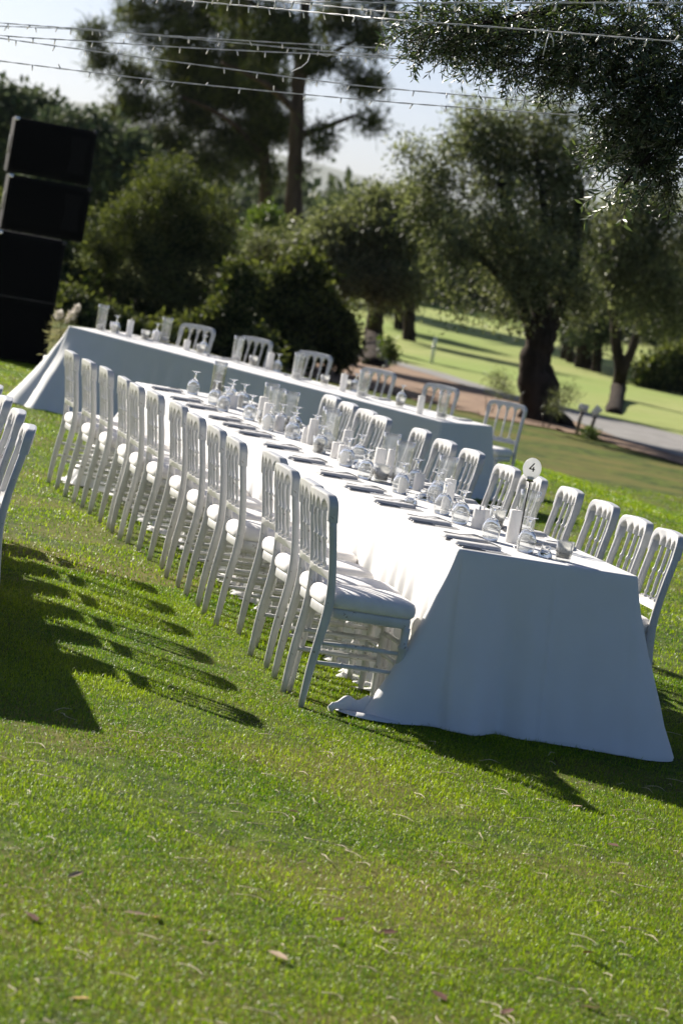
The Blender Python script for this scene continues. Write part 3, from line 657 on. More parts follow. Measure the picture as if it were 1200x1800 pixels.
# ------------------------------------------------------------------ chairs
XZ = [(0, 0.0), (.12, .007), (.22, .016), (.32, .029), (.40, .040), (.46, .043), (.52, .040), (.60, .031), (.70, .014), (.80, -.006), (.93, -.022)]
def px_(z): return float(np.interp(z, [a for a, _ in XZ], [b for _, b in XZ]))
def ring_rod(p0, p1, r, rings=(.33, .66), seg=8):
    p0, p1 = Vector(p0), Vector(p1); ts = [0]; rs = [r * .8]
    for q in rings:
        ts += [q - .05, q - .012, q, q + .012, q + .05]; rs += [r * 1.12, r * .95, r * 1.5, r * .95, r * 1.12]
    ts.append(1); rs.append(r * .8)
    o = sorted(zip(ts, rs)); return tube([p0.lerp(p1, t) for t, _ in o], [q for _, q in o], seg)
def bow(y): return -.016 * max(0.0, 1 - (y / .19) ** 2)      # the back curves round the sitter
def make_chair():
    t = thing('banquet_chair', '', 'chair')
    zz = [0, .06, .15, .22, .30, .37, .43, .49, .55, .62, .70, .78, .85]
    for sy in (-1, 1):
        pts = [(px_(z), sy * (.1725 + .004 * min(z / .4, 1)), z) for z in zz]
        V, F = tube(pts, [.0105, .0115, .0125, .013, .0138, .0145, .015, .0142, .0138, .0135, .0135, .014, .0145], 12, [.013, .015, .017, .018, .019, .0205, .021, .0195, .018, .017, .017, .017, .017], 3.2)
        obj('back_post', py_mesh('back_post', V, F), 'paint', t)
    out = [(-.1925, .80), (-.1935, .862)]
    for k in range(1, 8):
        a = math.pi - k * math.pi / 2 / 8; out.append((-.1405 + .053 * math.cos(a), .862 + .053 * math.sin(a)))
    out += [(-.1405, .915), (-.08, .919), (0, .921)]
    out = out + [(-y, z) for y, z in reversed(out[:-1])]
    def dens(P):
        Q = []
        for (a0, b0), (a1, b1) in zip(P, P[1:]):
            k = max(1, int(abs(a1 - a0) / .025)); Q += [(a0 + (a1 - a0) * i / k, b0 + (b1 - b0) * i / k) for i in range(k)]
        return Q + [P[-1]]
    sp = [-.081, 0.0, .081]
    inn = [(.1650, .80)]
    edges = [.1650] + [v for s in reversed(sp) for v in (s + .0085, s - .0085)] + [-.1650]
    for k in range(0, len(edges), 2):
        a, bb = edges[k], edges[k + 1]; c = (a + bb) / 2
        zc = .850
        if k: inn.append((a, zc - .012))
        inn += [(a, .852), (a - (a - bb) * .10, .867), (a - (a - bb) * .28, .878), (c, .885), (bb + (a - bb) * .28, .878), (bb + (a - bb) * .10, .867), (bb, .852)]
        if k < len(edges) - 2: inn.append((bb, zc - .012))
    inn.append((-.1650, .80))
    me = poly_mesh('top_rail', dens(out) + inn, .042, .008, 'yz', lambda z: px_(z)); obj('top_rail', me, 'paint', t)
    for s in sp:
        prof = [(.0072, .590), (.0072, .605), (.0115, .612), (.0115, .618), (.0072, .624), (.0098, .66), (.0110, .69), (.0085, .712), (.0135, .718), (.0135, .725), (.0085, .731), (.0100, .76), (.0112, .80), (.0112, .825), (.0098, .848)]
        prof = [(r_ * .88, z_) for r_, z_ in prof]
        V, F = lathe([(0, .590)] + prof + [(0, .848)], 9, axis=(0, s)); V = [Vector((v.x + px_(v.z) + bow(s), v.y, v.z)) for v in V]
        obj('spindle', py_mesh('spindle', V, F), 'paint', t)
    lo = [(-.174, .555), (.174, .555), (.174, .590)]
    for s in reversed(sp): lo += [(s + .024, .590), (s + .019, .600), (s + .011, .600), (s + .011, .594), (s - .011, .594), (s - .011, .600), (s - .019, .600), (s - .024, .590)]
    lo.append((-.174, .590))
    obj('lower_rail', poly_mesh('lower_rail', lo, .028, .003, 'yz', lambda z: px_(z)), 'paint', t)
    def pad(zs, sc, x0, x1, hw, nm):
        V, F = [], []; n = 36
        for z, s in zip(zs, sc):
            for k in range(n):
                th = 2 * math.pi * k / n; c, q = math.cos(th), math.sin(th); e = 2 / 5.0
                x = math.copysign(abs(c) ** e, c); y = math.copysign(abs(q) ** e, q)
                V.append(((x0 + x1) / 2 + (x1 - x0) / 2 * x * s, hw * y * s * (1 + .05 * x), z))
        m = len(zs)
        for i in range(m - 1):
            for k in range(n): F.append((i * n + k, i * n + (k + 1) % n, (i + 1) * n + (k + 1) % n, (i + 1) * n + k))
        F.append(tuple(range(n - 1, -1, -1))); F.append(tuple((m - 1) * n + k for k in range(n)))
        return py_mesh(nm, V, F)
    obj('seat_frame', pad([.395, .40, .432, .437], [.985, 1, 1, .985], .030, .430, .182, 'seat_frame'), 'paint', t)
    obj('seat_cushion', pad([.4375, .448, .465, .482, .497, .507, .513, .516, .5165], [.955, 1.005, 1.02, 1.012, .975, .90, .74, .45, .12], .022, .440, .183, 'seat_cushion'), 'cushion', t)
    for sy in (-1, 1):
        prof = [(0, 0), (.012, 0), (.0145, .05), (.017, .12), (.0165, .16), (.0215, .166), (.0215, .176), (.0165, .182), (.0185, .25), (.0185, .30), (.023, .306), (.023, .318), (.018, .324), (.0195, .38), (.0195, .40), (0, .40)]
        V, F = lathe(prof, 11, axis=(.40, sy * .160)); obj('front_leg', py_mesh('front_leg', V, F), 'paint', t)
        for z in (.20, .285):
            V, F = ring_rod((px_(z), sy * .175, z), (.40, sy * .160, z), .0095); obj('side_stretcher', py_mesh('side_stretcher', V, F), 'paint', t)
    for z in (.235, .325):
        V, F = ring_rod((.40, -.160, z), (.40, .160, z), .0105, (.2, .8)); obj('front_stretcher', py_mesh('front_stretcher', V, F), 'paint', t)
    return t
CH = Proto(make_chair)
class Frame:
    """a table's own axes: a runs along its length away from the near left corner, b across to its right side"""
    def __init__(self, x0, y0, phi): self.o = Vector((x0, y0, 0)); self.d = Vector((-math.sin(phi), math.cos(phi), 0)); self.n = Vector((math.cos(phi), math.sin(phi), 0)); self.phi = phi
    def p(self, a, b, z=0): v = self.o + self.d * a + self.n * b; v.z = z; return v
FT = Frame(.525, 13.418, .254); FW_, FL_ = .831, 8.245; TH = .76
# pull each chair leans or turns a little
jr = random.Random(21)
tl = [-.120, .260, .853, 1.50, 2.076, 2.684, 3.372, 4.062, 4.74, 5.202, 5.664, 6.40, 6.92, 7.646]
al = [-.099, -.062, -.042, .04, -.029, -.006, .017, .05, .038, .01, .015, .019, -.010, -.014]
yl_ = [0, 1.4, 0, -1.9, .9, .8, .2, -1.0, -.7, 1.2, .7, .9, -.7, -1.0]
for i, (a, b) in enumerate(zip(tl, al)):
    CH.put(FT.p(a + .1925, -.494 + b), FT.phi - R(yl_[i]), 'white spindle back chair, %s from the near end, left of the numbered table' % ORD[i], 'chairs along the left side of the numbered table')
tr_ = [.639, 1.107, 1.789, 2.363, 2.868, 3.30, 4.17, 4.669, 5.367, 6.04, 6.487, 6.979, 7.491]
ar = [-.026, -.026, .039, .042, -.003, -.025, .026, .0, .038, -.043, -.025, -.03, -.024]
yr_ = [1.8, -.5, .3, 2.5, .1, -1.0, -.6, -.6, 1.3, -.3, -2.6, -.2, -.7]
for i, (a, b) in enumerate(zip(tr_, ar)):
    CH.put(FT.p(a + .1925, FW_ + .422 + b), FT.phi + math.pi - R(yr_[i]), 'white spindle back chair, %s from the near end, right of the numbered table' % ORD[i], 'chairs along the right side of the numbered table')
# back table: slightly lower at its near right end
ZR = -.14
fl, fr = at_z(120, 573, TH), at_z(777, 742, TH + ZR)
bphi = math.atan2(-(fl.x - fr.x), fl.y - fr.y); BL_ = (Vector(fl.xy) - Vector(fr.xy)).length; BW_ = .86
BT = Frame(fr.x, fr.y, bphi)
def bz(a): return ZR * (1 - min(max(a / BL_, 0), 1))
bc = [(924, 715), (807, 685), (696, 657), (583, 627), (479, 601), (377, 579)]
bch = []
for i, (x, y) in enumerate(bc):
    z = ZR * (1 - i / 5.0)
    q = at_z(x, y, .91 + z); rel = Vector((q.x - fr.x, q.y - fr.y, 0)); a, b = rel.dot(BT.d), rel.dot(BT.n)
    b = max(b, BW_ + .30)
    bch.append((a, b))
    loc = BT.p(a + .19, b - .01, z)
    CH.put(loc, BT.phi + math.pi + R([6, -3, -2, 2, -2, 3][i]), 'white spindle back chair behind the back table, %s from its right end' % ORD[i], 'chairs behind the back table')
# third table outside the picture on the left, its chairs reach in
TT_ = Frame(-1.76 - .85 * math.cos(.19), 12.76 - .85 * math.sin(.19), .19)
for i, (x, y) in enumerate([(-1.425, 13.734), (-1.57, 14.55), (-1.72, 15.265), (-1.86, 16.0), (-1.99, 16.7), (-2.13, 17.4)]):
    c = Vector((x, y, 0)) + TT_.d * .19
    CH.put(c, TT_.phi + math.pi + R(jr.uniform(-2, 2)), 'white chair cut by the left picture edge, %s from the front' % ORD[i], 'chairs at the left picture edge')

# ------------------------------------------------------------------ tablecloths and tables
def cloth(name, fr_, L, W, H, hem, seed, label, zoff=lambda a: 0.0, seams=(), pool=None):
    """drape over a rectangle: rows down from the table edge, hem(side, u, ang) gives how far the hem swings out"""
    g = np.random.default_rng(seed); r = .02; S_, pts = 0, []
    def side(a0, b0, a1, b1, na, nb, k, nm):
        for i in range(k): 
            f = i / k; pts.append((a0 + (a1 - a0) * f, b0 + (b1 - b0) * f, na, nb, nm, f, 0))
    def corner(ca, cb, th0, nm, k=36):
        for i in range(k):
            th = th0 + (math.pi / 2) * i / k; pts.append((ca + r * math.cos(th), cb + r * math.sin(th), math.cos(th), math.sin(th), nm, i / k, 1))
    # order: near side (b 0->W), corner NR, right side, corner FR, far side, corner FL, left side, corner NL ; angles in (a, b) axes
    side(0, r, 0, W - r, -1, 0, 90, 'near')
    for i in range(36):
        th = math.pi - (math.pi / 2) * i / 36; pts.append((r + r * math.cos(th), W - r + r * math.sin(th), math.cos(th), math.sin(th), 'NR', i / 36, 1))
    side(r, W, L - r, W, 0, 1, int(L * 60), 'right')
    for i in range(36):
        th = math.pi / 2 - (math.pi / 2) * i / 36; pts.append((L - r + r * math.cos(th), W - r + r * math.sin(th), math.cos(th), math.sin(th), 'FR', i / 36, 1))
    side(L, W - r, L, r, 1, 0, 60, 'far')
    for i in range(36):
        th = -(math.pi / 2) * i / 36; pts.append((L - r + r * math.cos(th), r + r * math.sin(th), math.cos(th), math.sin(th), 'FL', i / 36, 1))
    side(L - r, 0, r, 0, 0, -1, int(L * 60), 'left')
    for i in range(36):
        th = -math.pi / 2 - (math.pi / 2) * i / 36; pts.append((r + r * math.cos(th), r + r * math.sin(th), math.cos(th), math.sin(th), 'NL', i / 36, 1))
    n = len(pts)
    off = np.array([hem(q[4], q[5]) for q in pts])
    for _ in range(5): off = (np.roll(off, 1) + off * 2 + np.roll(off, -1)) / 4
    ph = np.cumsum([.02] * n); ph = np.arange(n)
    s_len = np.zeros(n)
    for i in range(1, n): s_len[i] = s_len[i - 1] + math.hypot(pts[i][0] - pts[i - 1][0], pts[i][1] - pts[i - 1][1]) + (.006 if pts[i][6] else 0)
    fold = np.zeros(n)
    for k in range(14): fold += g.normal(0, 1) * np.sin(s_len * g.uniform(9, 42) + g.uniform(0, 6.3)) / 14 ** .5
    amp = np.array([{'left': .020, 'right': .018, 'near': .0085, 'far': .010}.get(q[4], .004) for q in pts])
    for _ in range(12): amp = (np.roll(amp, 1) + amp + np.roll(amp, -1)) / 3
    crease = np.zeros(n)
    for nm, f0 in seams:
        for i, q in enumerate(pts):
            if q[4] == nm: crease[i] += .009 * math.exp(-((q[5] - f0) / .012) ** 2)
    vs = [0, .012, .03, .06, .10, .15, .21, .28, .36, .44, .52, .60, .68, .76, .83, .89, .94, .97, .99, 1.0]
    rows = []
    for v in vs:
        row = []
        for i, q in enumerate(pts):
            o = off[i] * v ** 1.25 + fold[i] * amp[i] * min(1, v * 2.2) ** 1.3 * (.6 + .6 * v) + min(1, v * 4) * (.0022 * math.sin(s_len[i] * 23 + v * 9) + .0016 * math.sin(s_len[i] * 37 - v * 15 + 1) + .0012 * math.sin(s_len[i] * 11 + v * 31)) + crease[i] * min(1, v * 6) + .004 * min(1, v / .02)
            drop = H * v - max(0, off[i] - .2) * .0
            zmin = .010 + .006 * (1 + math.sin(s_len[i] * 17 + seed))
            z = zoff(q[0]) + max(H - (H - zmin) * v - (.004 if 0 < v else 0), zmin * .6)
            p = fr_.p(q[0] + q[2] * o, q[1] + q[3] * o, z); row.append(p)
        rows.append(row)
    if pool:                                     # cloth lying on the grass
        for k, (ext, hz) in enumerate(((.35, .016), (.7, .024), (1.0, .010))):
            row = []
            for i, q in enumerate(pts):
                e = pool(q[4], q[5]) * ext * (1 + .5 * fold[i]); o = off[i] + fold[i] * amp[i] * 1.2 + max(e, .001 * (k + 1))
                z = zoff(q[0]) + .006 + hz * (.5 + .5 * math.sin(s_len[i] * 31 + 2 * k)) * min(1, e * 30)
                row.append(fr_.p(q[0] + q[2] * o, q[1] + q[3] * o, z))
            rows.append(row)
    V = [p for row in rows for p in row]; F = []
    for j in range(len(rows) - 1):
        for i in range(n): F.append((j * n + i, j * n + (i + 1) % n, (j + 1) * n + (i + 1) % n, (j + 1) * n + i))
    # top: rings inward, then the flat middle
    prev = 0; base = len(V)
    for inset, zz in ((.005, .0025), (.015, .0035), (.06, .003)):
        for i, q in enumerate(pts):
            a = min(max(q[0] - q[2] * inset, inset), L - inset); b = min(max(q[1] - q[3] * inset, inset), W - inset)
            V.append(fr_.p(a, b, zoff(a) + H + zz))
        for i in range(n): F.append((prev + (i + 1) % n, prev + i, base + i, base + (i + 1) % n))
        prev = base; base = len(V)
    # long strips across
    lf = [i for i, q in enumerate(pts) if q[4] == 'left']; rg = [i for i, q in enumerate(pts) if q[4] == 'right'][::-1]
    F.append(tuple(prev + i for i in range(n)))
    me = py_mesh(name, V, F); 
    bm = bmesh.new(); bm.from_mesh(me); bmesh.ops.recalc_face_normals(bm, faces=bm.faces)
    bmesh.ops.triangulate(bm, faces=[f for f in bm.faces if len(f.verts) > 4]); bm.to_mesh(me); bm.free()
    me.polygons.foreach_set('use_smooth', np.ones(len(me.polygons), bool))
    return tag(obj('tablecloth', me, 'cloth'), label, 'tablecloth', 'white tablecloths')
def table(fr_, L, W, H, label, zoff=lambda a: 0.0):
    t = thing('trestle_table', label, 'table', (0, 0, 0), 0, 'trestle tables under the cloths')
    def bar(a0, a1, b0, b1, z0, z1, nm, mt='wood_dark'):
        V = [fr_.p(a, b, z + zoff(a)) for z in (z0, z1) for a, b in ((a0, b0), (a1, b0), (a1, b1), (a0, b1))]
        F = [(3, 2, 1, 0), (4, 5, 6, 7), (0, 1, 5, 4), (1, 2, 6, 5), (2, 3, 7, 6), (3, 0, 4, 7)]
        obj(nm, fix(py_mesh(nm, V, F, False)), mt, t)
    k = max(2, round(L / 1.83)); s = L / k
    for i in range(k):
        bar(i * s + .012, (i + 1) * s - .004, .012, W - .012, H - .035, H - .006, 'tabletop')
        for a in (i * s + .2, (i + 1) * s - .23):
            for b in (.12, W - .15): bar(a, a + .03, b, b + .03, 0.004, H - .036, 'leg')
    return t
def gs(f, c, w_): return math.exp(-((f - c) / w_) ** 2)
def hem_front(nm, f):
    if nm == 'near': return .17 + .02 * math.sin(f * 7) + .05 * gs(f, 1.0, .25) + .05 * gs(f, 0, .2) + .045 * gs(f, .14, .07) - .06 * gs(f, .30, .09) + .025 * gs(f, .72, .1)
    if nm == 'NR': return .22 + .09 * math.sin(f * math.pi)
    if nm == 'NL': return .19 - .02 * f + .19 * gs(f, .34, .26)
    if nm == 'left':
        a = (1 - f) * FL_
        return .05 + .15 * gs(a, 0, .10) + .26 * gs(a, FL_, .28)
    if nm == 'FL': return .34 + .06 * math.sin(f * math.pi)
    if nm == 'right': a = f * FL_; return .05 + .14 * gs(a, 0, .3) + .2 * gs(a, FL_, .3)
    return .2
def pool_front(nm, f):
    if nm == 'left':
        a = (1 - f) * FL_; return .05 + .03 * math.sin(a * 2.3) 
    if nm == 'NL': return .14 * (1 - f) ** 2
    if nm == 'FL': return .06
    return 0
cloth('cloth_front', FT, FL_, FW_, TH, hem_front, 4, 'long white tablecloth on the table with the number four sign', seams=(('near', .55), ('left', .83)), pool=pool_front)
table(FT, FL_, FW_, TH, 'long trestle table under the white cloth with the number four sign')
def trail(parent, px_pts, rad, seed):
    """bunched hem lying on the grass"""
    g = random.Random(seed); P = [at_z(x, y, 0) for x, y in px_pts]; out = []
    for i in range(len(P) - 1):
        for k in range(7): out.append(P[i].lerp(P[i + 1], k / 7) + Vector((0, 0, rad * .55 + .012)))
    out.append(P[-1] + Vector((0, 0, .02))); n = len(out)
    r1 = [rad * (1.1 - .75 * i / (n - 1)) * (1 + .22 * math.sin(i * .8 + seed)) for i in range(n)]
    V, F = tube(out, r1, 14, [q * .62 for q in r1], ref=Vector((0, 0, 1)))
    V = [v + Vector((0, 0, .006 * math.sin(v.x * 38 + v.y * 22))) for v in V]
    o = obj('trailing_hem', py_mesh('trailing_hem', V, F), 'cloth', parent); return o
trail(bpy.data.objects['tablecloth'], [(665, 1262), (640, 1258), (610, 1254), (578, 1254)], .05, 2)
trail(bpy.data.objects['tablecloth'], [(640, 1188), (615, 1170), (592, 1160), (570, 1156)], .055, 5)
trail(bpy.data.objects['tablecloth'], [(470, 1075), (450, 1062), (435, 1050)], .05, 9)
def hem_back(nm, f):
    if nm == 'near': return .12
    if nm == 'NR': return .16 + .06 * math.sin(f * math.pi)
    if nm == 'NL': return .16 + .06 * math.sin(f * math.pi)
    if nm == 'left':
        a = (1 - f) * BL_; return .12 + .04 * math.sin(a * 1.7) + .34 * gs(a, BL_, .5)
    if nm == 'FL': return .38 + .08 * math.sin(f * math.pi)
    if nm == 'far': return .28 
    return .12
cloth('cloth_back', BT, BL_, BW_, TH, hem_back, 9, 'white tablecloth in blue shade on the table in the back', zoff=bz)
table(BT, BL_, BW_, TH, 'trestle table under the white cloth in the back', zoff=bz)
cloth('cloth_side', TT_, 5.0, .85, TH, lambda nm, f: .10, 14, 'white tablecloth of the table just outside the left picture edge')
table(TT_, 5.0, .85, TH, 'trestle table just outside the left picture edge')

# ------------------------------------------------------------------ table ware
def make_goblet():
    t = thing('goblet', '', 'glass')
    outer = [(.0355, .0), (.0395, .016), (.0428, .034), (.0430, .050), (.0400, .068), (.0320, .085), (.0210, .097), (.0110, .104), (.0065, .110), (.0048, .118), (.0062, .124), (.0048, .130), (.0050, .140), (.0110, .149), (.0240, .154), (.0345, .156), (.0345, .1575), (.0, .1585)]
    inner = [(0, .0985), (.0100, .0965), (.0195, .0915), (.0303, .081), (.0384, .066), (.0414, .050), (.0412, .034), (.0380, .016), (.0342, .0)]
    V, F = lathe(outer + inner[0:0], 26)
    Vi, Fi = lathe(list(outer) + [], 26)
    V, F = lathe(inner[::-1][::-1] and (list(reversed(outer)) + [(.0345, -.0002)] + list(reversed(inner))), 26)
    me = fix(py_mesh('goblet', V, F)); obj('bowl', me, 'glass', t)
    return t
def make_vase():
    t = thing('hurricane_vase', '', 'vase')
    V, F = lathe([(0, 0), (.043, 0), (.044, .004), (.0445, .10), (.0465, .20), (.049, .232), (.0478, .2325), (.0452, .20), (.0430, .10), (.042, .014), (0, .013)], 32)
    obj('wall', fix(py_mesh('vase', V, F)), 'vase_glass', t)
    V, F = lathe([(0, .016), (.036, .016), (.037, .02), (.037, .048), (.035, .052), (0, .05)], 20); obj('candle', py_mesh('vase_candle', V, F), 'wax', t)
    return t
def make_votive():
    t = thing('votive_glass', '', 'candle holder')
    V, F = lathe([(0, 0), (.032, 0), (.0335, .006), (.0405, .088), (.039, .0885), (.0325, .012), (0, .011)], 24); obj('cup', fix(py_mesh('votive', V, F)), 'tumbler_glass', t)
    V, F = lathe([(0, .0125), (.0315, .0125), (.0335, .036), (0, .034)], 20); obj('wax', py_mesh('votive_wax', V, F), 'wax_cream', t)
    V, F = lathe([(.0368, .037), (.0385, .084), (.0378, .084), (.0360, .037)], 20, closed=True); obj('frosting', fix(py_mesh('votive_frost', V, F)), 'frost', t)
    return t
def make_tumbler():
    t = thing('low_glass', '', 'glass')
    V, F = lathe([(.034, 0), (.035, .006), (.030, .022), (.022, .030), (.0215, .05), (.020, .053), (0, .053), (0, .030), (.018, .027), (.027, .020), (.032, .005), (.033, 0)], 22, closed=True)
    obj('cup', fix(py_mesh('tumbler', V, F)), 'glass', t); return t
def make_pillar(h):
    def f():
        t = thing('pillar_candle', '', 'candle')
        V, F = lathe([(0, 0), (.0285, 0), (.029, .003), (.029, h - .003), (.027, h), (.010, h - .004), (0, h - .004)], 24); obj('wax', py_mesh('pillar', V, F), 'wax', t)
        V, F = lathe([(0, h - .004), (.0045, h), (.0055, h + .006), (.0035, h + .014), (0, h + .021)], 10); obj('flame_tip', py_mesh('flame_tip', V, F), 'wax', t)
        return t
    return f
def make_napkin():
    t = thing('folded_napkin', '', 'napkin')
    obj('fold', box_mesh('napkin', (-.105, -.045, 0), (.105, .045, .009), .004, 3), 'napkin', t)
    obj('upper_fold', box_mesh('napkin_top', (-.098, -.040, .0095), (.10, .042, .0145), .0025, 2), 'napkin', t)
    return t
def make_knife():
    t = thing('table_knife', '', 'knife')
    obj('blade', poly_mesh('blade', [(-.005, -.006), (.09, -.006), (.115, -.001), (.118, .006), (.09, .0085), (-.005, .006)], .0018, 0, 'xy'), 'cutlery', t).location = (0, 0, .001)
    V, F = tube([(-.11, 0, .0045), (-.09, 0, .0045), (-.02, 0, .004), (-.004, 0, .003)], [.0060, .0068, .0055, .005], 8, [.0042, .0044, .0039, .003]); obj('handle', py_mesh('handle', V, F), 'cutlery', t)
    return t
def make_fork():
    t = thing('table_fork', '', 'fork')
    o = [(-.10, -.0045), (-.10, .0045), (-.02, .0028), (.03, .003), (.045, .0115)]
    for k in range(4):
        y = .0115 - k * .0077; o += [(.095, y), (.096, y - .003)]
        o += [(.060, y - .0032)]
        if k < 3: o += [(.060, y - .0068)]
    o += [(.045, -.0150), (.03, -.003), (-.02, -.0028)]
    me = poly_mesh('fork', o, .0038, 0, 'xy')
    for v in me.vertices:
        x = v.co.x; v.co.z += .0015 + (.010 * max(0, 1 - ((x - .045) / .05) ** 2) if x > -.005 else 0) + .004 * max(0, -x) / .1
    obj('tines', me, 'cutlery', t); return t
GOB, VAS, VOT, TUM, P_T, P_S, NAP, KNI, FOR = [Proto(f) for f in (make_goblet, make_vase, make_votive, make_tumbler, make_pillar(.15), make_pillar(.09), make_napkin, make_knife, make_fork)]
zt = TH + .0042
# place settings, left and right of the numbered table
for side, rows_, chairs_ in (('left', 1, tl), ('right', -1, [q - .01 for q in tr_])):
    for i, a in enumerate(chairs_):
        ca = a + .19
        if ca > FL_ - .12: ca = FL_ - .16
        ca = max(ca, .20)
        b = .135 if rows_ > 0 else FW_ - .135; rz = FT.phi if rows_ > 0 else FT.phi + math.pi
        sg = 1 if rows_ > 0 else -1
        where = '%s place from the near end, %s side of numbered table' % (ORD[i], side)
        NAP.put(FT.p(ca + jr.uniform(-.012, .012), b + jr.uniform(-.01, .01), zt), rz + R(jr.uniform(-5, 5)), 'folded white napkin, ' + where, 'napkins on the numbered table')
        for k, da in enumerate((-.110, -.165)):
            KNI.put(FT.p(ca + sg * da, b + jr.uniform(-.008, .008), zt), rz + R(jr.uniform(-2, 2)), '%s steel knife, %s' % (('inner', 'outer')[k], where), 'knives on the numbered table')
        for k, da in enumerate((.105, .160)):
            FOR.put(FT.p(ca + sg * da, b + .055 * sg + jr.uniform(-.008, .008), zt), rz + R(jr.uniform(-3, 3)), '%s steel fork, %s' % (('inner', 'outer')[k], where), 'forks on the numbered table')
# ware measured along the numbered table (sight points on the table top), nearest first
ware = {
 GOB: [(921, 972), (859, 951), (806, 922), (848, 893), (756, 884), (701, 868), (728, 860), (652, 845), (680, 822), (613, 822), (560, 797), (587, 783), (540, 764), (511, 772), (498, 757), (470, 757), (437, 739), (437, 719), (401, 717), (391, 697), (375, 712), (338, 694), (775, 905)],
 VAS: [(944, 955), (841, 893), (733, 846), (652, 800), (567, 765), (492, 742), (417, 702), (359, 681)],
 P_T: [(897, 955), (702, 843), (618, 805), (466, 752), (372, 684)],
 P_S: [(838, 930), (751, 866), (538, 780), (422, 716), (600, 812)],
 VOT: [(987, 987), (881, 930), (673, 849), (641, 828), (592, 806), (520, 760)],
 TUM: [(956, 981), (820, 900), (705, 885)],
}
NM = {GOB: ('upturned clear goblet', 'upturned goblets on the numbered table'), VAS: ('tall clear hurricane vase', 'hurricane vases on the numbered table'), P_T: ('tall white pillar candle', 'tall candles on the numbered table'),
      P_S: ('short white pillar candle', 'short candles on the numbered table'), VOT: ('frosted votive glass with cream wax', 'votive glasses on the numbered table'), TUM: ('low upturned glass', 'low glasses on the numbered table')}
placed = []
RAD = {GOB: .044, VAS: .051, P_T: .030, P_S: .030, VOT: .042, TUM: .037}
sx_ = [('S', (925, 968))]
sign_pos = at_z(908, 965, TH)
items = []
for pr, lst in ware.items():
    for (x, y) in lst:
        q = at_z(x, y, TH); rel = Vector((q.x - FT.o.x, q.y - FT.o.y, 0)); items.append([pr, rel.dot(FT.d), rel.dot(FT.n)])
rel = Vector((sign_pos.x - FT.o.x, sign_pos.y - FT.o.y, 0)); items.append(['S', rel.dot(FT.d), rel.dot(FT.n)])
RAD['S'] = .020
def relax(items, L, W, lo, hi):
    for _ in range(160):
        for i in range(len(items)):
            for j in range(i):
                A, B = items[i], items[j]; da, db = A[1] - B[1], A[2] - B[2]; dist = math.hypot(da, db) + 1e-6; need = RAD[A[0]] + RAD[B[0]] + .003
                if dist < need:
                    k = (need - dist) / dist; wa = 0.0 if A[0] == 'S' else (1.0 if B[0] == 'S' else .5)
                    A[1] += da * k * wa; A[2] += db * k * wa; B[1] -= da * k * (1 - wa); B[2] -= db * k * (1 - wa)
        for A in items:
            A[2] = min(max(A[2], lo), hi); A[1] = min(max(A[1], RAD[A[0]] + .01), L - .06)
def near_goblet(a, b): return any(q[0] is GOB and math.hypot(q[1] - a, (q[2] - b) * .6) < .26 for q in items)
for a in tl:
    if not near_goblet(a + .24, .31): items.append([GOB, a + .24, .31 + jr.uniform(-.02, .02)])
for a in tr_:
    if not near_goblet(a + .14, .55): items.append([GOB, a + .14, .55 + jr.uniform(-.02, .02)])
for a in (1.15, 2.6, 4.1, 5.6, 7.0): items.append([P_S, a, .43])
for a in (1.9, 3.3, 4.9, 6.3): items.append([P_T, a, .47])
for a in (2.9, 4.6, 6.1): items.append([VAS, a, .50])
for a in (2.2, 3.6, 5.2, 6.6): items.append([TUM, a, .45])
for a in (3.0, 4.4, 5.9, 7.2): items.append([VOT, a, .40])
relax(items, FL_, FW_, .275, FW_ - .275)
cnt = {}
for pr, a, b in sorted(items, key=lambda q: q[1]):
    if pr == 'S': sign_pos = FT.p(a, b, zt); continue
    k = cnt.get(pr, 0); cnt[pr] = k + 1
    lab = '%s, %s from the near end of the numbered table' % (NM[pr][0], ORD[k])
    pr.put(FT.p(a, b, zt), jr.uniform(0, 6), lab, NM[pr][1])
# back table ware
ware_b = {VOT: [(146, 572), (254, 598), (351, 623), (445, 643), (569, 677), (616, 686), (701, 716)], VAS: [(176, 581), (295, 604), (414, 637), (520, 667), (634, 699), (774, 737)],
          GOB: [(202, 586), (308, 604), (421, 628), (527, 658), (645, 690), (754, 714)], P_T: [(226, 593), (480, 651), (601, 688), (736, 728)], P_S: [(274, 601), (327, 616)]}
NB = {GOB: 'upturned goblet', VAS: 'tall clear vase', P_T: 'tall white candle', P_S: 'short white candle', VOT: 'small votive glass'}
items = []
for pr, lst in ware_b.items():
    for (x, y) in lst:
        q = at_z(x, y, TH - .04)
        for _ in range(5):
            rel = Vector((q.x - BT.o.x, q.y - BT.o.y, 0)); q = at_z(x, y, TH + bz(rel.dot(BT.d)))
        items.append([pr, rel.dot(BT.d), rel.dot(BT.n)])
relax(items, BL_, BW_, .06, BW_ - .06)
cnt = {}
for pr, a, b in sorted(items, key=lambda q: q[1]):
    k = cnt.get(pr, 0); cnt[pr] = k + 1
    pr.put(BT.p(a, b, zt + bz(a)), jr.uniform(0, 6), '%s on the back table, %s from its right end' % (NB[pr], ORD[k]), NB[pr] + ' on the back table')
for k, a in enumerate([.12, .95, 1.8, 2.65, 3.5]):
    NAP.put(BT.p(a + .1, BW_ - .17, zt + bz(a)), BT.phi + math.pi, 'folded napkin at the far side of the back table, %s from its right end' % ORD[k], 'napkins on the back table')
    FOR.put(BT.p(a + .22, BW_ - .17, zt + bz(a)), BT.phi + math.pi, 'fork at the far side of the back table, %s from its right end' % ORD[k], 'forks on the back table')
